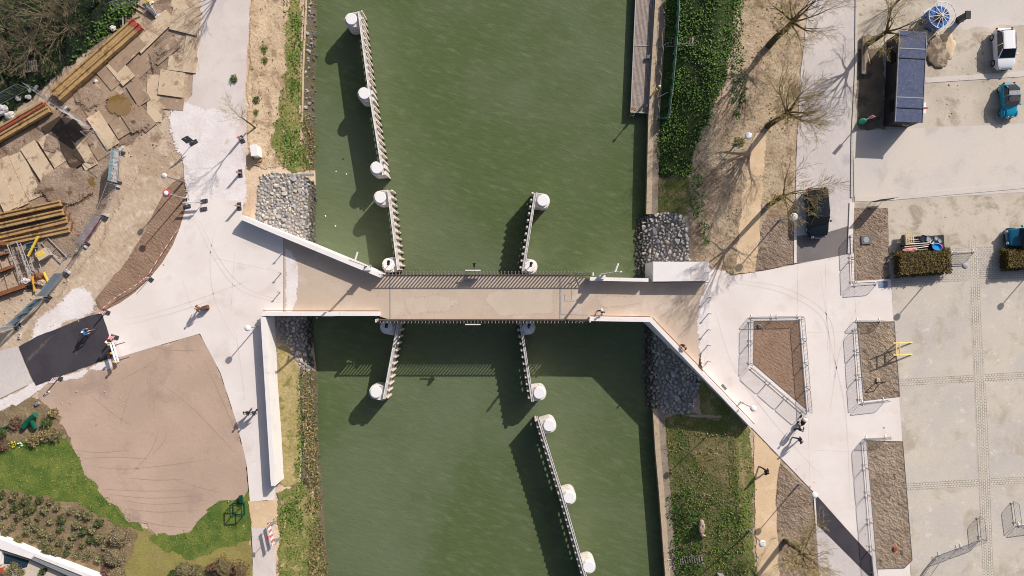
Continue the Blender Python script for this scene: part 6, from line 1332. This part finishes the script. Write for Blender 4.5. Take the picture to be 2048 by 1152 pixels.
tufts('ivy_cover', [IVY], 'ivyleaf', 85, (.1, .26), .24, 'dense dark green ivy covering the north east slope', 'ivy', .55, clump=.42)
tufts('grass_cover', [[(562, -30), (610, -30), (606, 240), (560, 330), (545, 290), (556, 200), (570, 110)], [(556, 1000), (606, 970), (636, 1010), (645, 1180), (556, 1180)], [(578, 280), (618, 300), (616, 345), (560, 340)]], 'grassblade', 40, (.1, .26), .1, 'short rough grass on the west canal bank', 'grass', .2, clump=.8)
tufts('fresh_grass', [[(596, 745), (606, 760), (606, 1010), (594, 1010)], [(585, 30), (606, 30), (602, 200), (580, 210)], [(560, 250), (600, 260), (618, 330), (570, 335)], [(558, 1010), (600, 1000), (610, 1060), (560, 1075)]], 'freshgrass', 80, (.1, .26), .3, 'fresh bright green weeds along the west canal bank', 'weeds', .3, clump=.7)
tufts('dry_weeds', [[(500, 20), (590, 0), (575, 110), (565, 230), (540, 330), (505, 320), (500, 200)], [(1380, 340), (1430, 240), (1460, 150), (1495, 0), (1600, 0), (1595, 260), (1500, 270), (1470, 480), (1400, 520), (1385, 440)]], 'dryblade', 9, (.1, .32), .06, 'dry brown weeds scattered over the bare banks', 'weeds', .6, clump=.5)
tufts('reed_fringe', [[(608, 735), (624, 748), (636, 790), (630, 830), (634, 870), (640, 930), (644, 1010), (636, 1035), (616, 1010), (612, 900)], [(606, 225), (624, 235), (634, 290), (628, 345), (612, 340)], [(620, 1040), (640, 1030), (652, 1090), (655, 1180), (622, 1180)], [(612, -20), (632, -20), (628, 10), (612, 10)]], 'reed', 190, (.12, .42), .5, 'tangled tan reeds and brambles along the west water edge', 'reeds', .3, asp=.14, clump=.55)
tufts('verge_grass', [[(1325, 840), (1400, 830), (1500, 870), (1510, 960), (1506, 1060), (1518, 1180), (1345, 1180), (1334, 1000)]], 'grassblade', 55, (.08, .22), .06, 'rough green and straw coloured grass on the south east verge', 'grass', .25, clump=.6)
tufts('weed_patch', [[(1328, 985), (1375, 985), (1405, 1020), (1412, 1075), (1405, 1150), (1345, 1150), (1336, 1060)], [(1380, 350), (1400, 330), (1405, 430), (1385, 440)], [(1400, 440), (1415, 440), (1418, 490), (1402, 490)], [(1452, 60), (1480, 40), (1492, 200), (1470, 250), (1462, 160)]], 'weedleaf', 70, (.1, .26), .4, 'dark green weeds and brambles on the east bank', 'weeds', .35, clump=.7)
tufts('verge_weeds', [[(1405, 1000), (1500, 975), (1506, 1060), (1440, 1085), (1410, 1060)], [(1345, 985), (1380, 970), (1400, 1010), (1360, 1020)], [(1410, 1100), (1500, 1090), (1515, 1150), (1420, 1150)]], 'freshgrass', 40, (.09, .22), .12, 'fresh green grass on the lower part of the south east verge', 'grass', .4, clump=.6)
tufts('lawn_grass', [[(0, 895), (125, 884), (168, 945), (240, 1010), (285, 1055), (230, 1040), (100, 985), (0, 975)], [(330, 1082), (385, 1052), (440, 1000), (495, 990), (497, 1070), (385, 1106)]], 'grassblade', 18, (.08, .2), .05, 'mown green lawn grass beside the sand', 'grass', .3)
tufts('thicket_undergrowth', [[(0, 0), (280, 0), (255, 45), (200, 85), (130, 145), (60, 190), (0, 225)]], 'weedleaf', 9, (.12, .36), .3, 'dark green undergrowth below the north west thicket', 'undergrowth', .3, clump=.4)
tufts('grass_patch', [[(225, 10), (280, 0), (262, 45), (200, 90), (170, 90), (200, 50)]], 'freshgrass', 34, (.14, .34), .2, 'patch of bright grass between the thicket and the sheet pile stack', 'grass', .3, clump=.5)
tufts('tree_foot_grass', [[(1535, 205), (1560, 200), (1562, 245), (1532, 250)], [(1545, 385), (1570, 385), (1566, 405), (1540, 408)], [(1565, 1080), (1620, 1075), (1640, 1150), (1565, 1150)], [(1530, 20), (1560, 0), (1600, 10), (1570, 90)], [(1722, 70), (1745, 70), (1745, 95), (1724, 95)]], 'dryblade', 24, (.1, .3), .12, 'olive tufts around the feet of the bare trees', 'grass', .3, clump=.8)
# planting bed shrubs
def shrub(label, px, py, r, h, mat, seed, group, name='shrub', n=190, ls=(.08, .24), core='reedcore'):
    rng = np.random.default_rng(seed); t = thing(name, label, 'shrub', GT(px, py), 0, group)
    m = MB(); m.ball((0, 0, h*.38), (r*.72, r*.72, h*.45), 10, 7, nz=.4, seed=seed); m.obj('inner_branches', core, t)
    u = rng.normal(0, 1, (n, 3)); u /= np.linalg.norm(u, axis=1)[:, None]; u[:, 2] = np.abs(u[:, 2]); rr = rng.uniform(.7, 1.08, n); P = u*rr[:, None]; zz = iter(P[:, 2]*h*.9+.05)
    tufts('leaves', None, mat, 0, ls, .02, None, None, .35, parent=t, pts=P[:, :2]*r, kind=None, zf=lambda a, b: next(zz), asp=.26); return t
rng = random.Random(3); SH = []; tries = 0
bed = [(0, 982), (60, 986), (150, 1012), (212, 1042), (216, 1090), (195, 1128), (100, 1100), (0, 1070)]
while len(SH) < 62 and tries < 4000:
    tries += 1; x, y = rng.uniform(0, 250), rng.uniform(980, 1125)
    if pip(np.array([(x, y)]), bed)[0] and all(math.hypot(x-a, y-b) > 17.5 for a, b, _ in SH): SH.append((x, y, rng.uniform(.34, .56)))
protos = []
for i, (x, y, r) in enumerate(SH):
    if i < 6:
        g = i in (2, 5); protos.append(shrub('dark green leafy shrub in the south west planting bed' if g else 'olive grey wispy shrub in the south west planting bed', x, y, r, r*1.3, 'shrubgreen' if g else 'shrubleaf', i+40, 'green bed shrubs' if g else 'grey bed shrubs'))
    else: dup(protos[rng.choice((0, 1, 3, 4, 0, 1, 3, 4, 2, 5))], GT(x, y), rng.uniform(0, 6.28), scale=(r/.5, r/.5, r/.5))
for i, (x, y, r, mt, l) in enumerate([(243, 1070, 1.0, 'ballleaf', 'large clipped round shrub, northern one of the three at the end of the bed'), (234, 1108, 1.0, 'ballleaf', 'large clipped round shrub, middle one of the three at the end of the bed'), (218, 1138, .55, 'brownleaf', 'small dark purple round shrub below the clipped round shrubs'), (236, 1148, .8, 'ballleaf', 'clipped round shrub cut by the bottom edge at the end of the bed'), (372, 1140, .85, 'shrubleaf', 'olive round shrub on the moss left of the brown hedge clump'), (352, 1150, .6, 'shrubgreen', 'dark green shrub at the bottom edge on the moss'), (395, 1142, .7, 'shrubleaf', 'pale olive shrub on the moss touching the bottom edge')]):
    shrub(l, x, y, r, r*1.3, mt, 70+i, 'round shrubs', 'round_shrub', 1500, (.06, .16), 'ballcore')
for i, (x, y, r, mt, l) in enumerate([(450, 1132, 1.2, 'brownleaf', 'broad red brown clipped shrub west of the south path'), (482, 1138, 1.0, 'brownleaf', 'red brown clipped shrub touching the south path'), (425, 1137, .5, 'brownleaf', 'small end of the red brown clipped shrubs'), (95, 868, .7, 'dryblade', 'straw coloured grass clump on the bed beside the sand'), (70, 880, .6, 'dryblade', 'dry brown grass clump north of the lawn'), (115, 870, .6, 'shrubleaf', 'grey shrub at the east end of the pipe bed'), (10, 890, .55, 'brownleaf', 'brown round shrub at the left edge above the lawn'), (35, 845, .6, 'brownleaf', 'brown shrub under the green pipe beam'), (95, 845, .5, 'shrubgreen', 'dark green shrub beside the green pipe'), (110, 825, .4, 'dryblade', 'straw tuft at the edge of the sand'), (5, 865, .5, 'shrubgreen', 'dark shrub at the left edge of the pipe bed')]):
    shrub(l, x, y, r, r*1.1, mt, 90+i, 'garden shrubs', 'shrub', 300)
for i, (x, y) in enumerate([(32, 889), (40, 886), (47, 888), (27, 887)]):
    t = thing('flower_clump', 'clump of %s flowers at the north edge of the lawn' % ('pale yellow', 'white', 'white and yellow', 'yellow')[i], 'flowers', G(x, y)); tufts('leaves', None, 'freshgrass', 0, (.1, .22), .12, None, None, .4, parent=t, pts=RNG.normal(0, .14, (40, 2)), kind=None, zf=lambda a, b: 0)
    m = MB()
    for k in range(9): m.ball((RNG.normal(0, .15), RNG.normal(0, .15), .25), (.05, .05, .03), 6, 4)
    m.obj('blossom', ('yellow', 'white', 'white', 'yellow')[i], t)
for i, (x, y) in enumerate([(469, 158), (513, 200)]): shrub('small dark tuft of weeds '+('on the pale north road' if i == 0 else 'beside the road edge above the cabinet'), x, y, .35, .35, 'shrubgreen', 130+i, 'weed tufts', 'weed_tuft', 90)
for i, (x, y, r) in enumerate([(527, 98, .4), (529, 122, .35), (512, 225, .3), (1478, 285, .5)]): shrub('low green weed clump %s' % ('with grass on the north west bank', 'below the grass clump on the north west bank', 'beside the young bare tree', 'around the foot of the lamp between the bare trees')[i], x, y, r, r*.5, 'grassblade', 150+i, 'weed clumps', 'weed_clump', 120)
# small stones and litter on the bare soil
m = MB(); rng = random.Random(9)
for k in range(420):
    a = rng.choice([(500, 600, 0, 330), (1385, 1590, 0, 520), (1710, 1775, 420, 555), (1560, 1630, 930, 1150), (1730, 1800, 650, 1120), (210, 360, 250, 560), (0, 200, 500, 660), (1850, 2040, 60, 240), (100, 260, 750, 900)])
    p = GT(rng.uniform(a[0], a[1]), rng.uniform(a[2], a[3])); r = rng.uniform(.03, .09); m.ball(p+Vector((0, 0, r*.5)), (r*1.3, r, r*.8), 5, 4, nz=.4, seed=k)
tag(m.obj('loose_stones', 'boulder'), 'small loose stones and clods scattered over the bare soil', 'stones', kind='stuff')
# ---------------------------------------------------------------- camera and light
cam = bpy.data.cameras.new('camera'); co = bpy.data.objects.new('camera', cam); COL.objects.link(co); co.location = (0, 0, CAM_H); co.rotation_euler = (0, 0, 0)
cam.sensor_width = 36; cam.lens = 27; cam.clip_end = 5000; SC.camera = co
EL = R(32.8); AZ = math.atan2(.65, .76)
w = bpy.data.worlds.new('World'); SC.world = w; w.use_nodes = True; nt = w.node_tree
sk = nt.nodes.new('ShaderNodeTexSky'); sk.sky_type = 'NISHITA'; sk.sun_disc = False; sk.sun_elevation = EL; sk.sun_rotation = AZ; sk.dust_density = 3.0; sk.air_density = .8
bg = nt.nodes['Background']; nt.links.new(sk.outputs[0], bg.inputs[0]); bg.inputs[1].default_value = .082
sl = bpy.data.lights.new('sun', 'SUN'); sl.energy = 3.95; sl.angle = R(.53); sl.color = (1, .94, .875); so = bpy.data.objects.new('sun', sl); COL.objects.link(so)
so.rotation_euler = Vector((-math.sin(AZ)*math.cos(EL), -math.cos(AZ)*math.cos(EL), -math.sin(EL))).to_track_quat('-Z', 'Y').to_euler()
SC.cycles.filter_width = 1.0 if hasattr(SC, 'cycles') else 1.5
SC.view_settings.view_transform = 'Standard'; SC.view_settings.look = 'None'; SC.view_settings.gamma = 1; SC.view_settings.exposure = .13
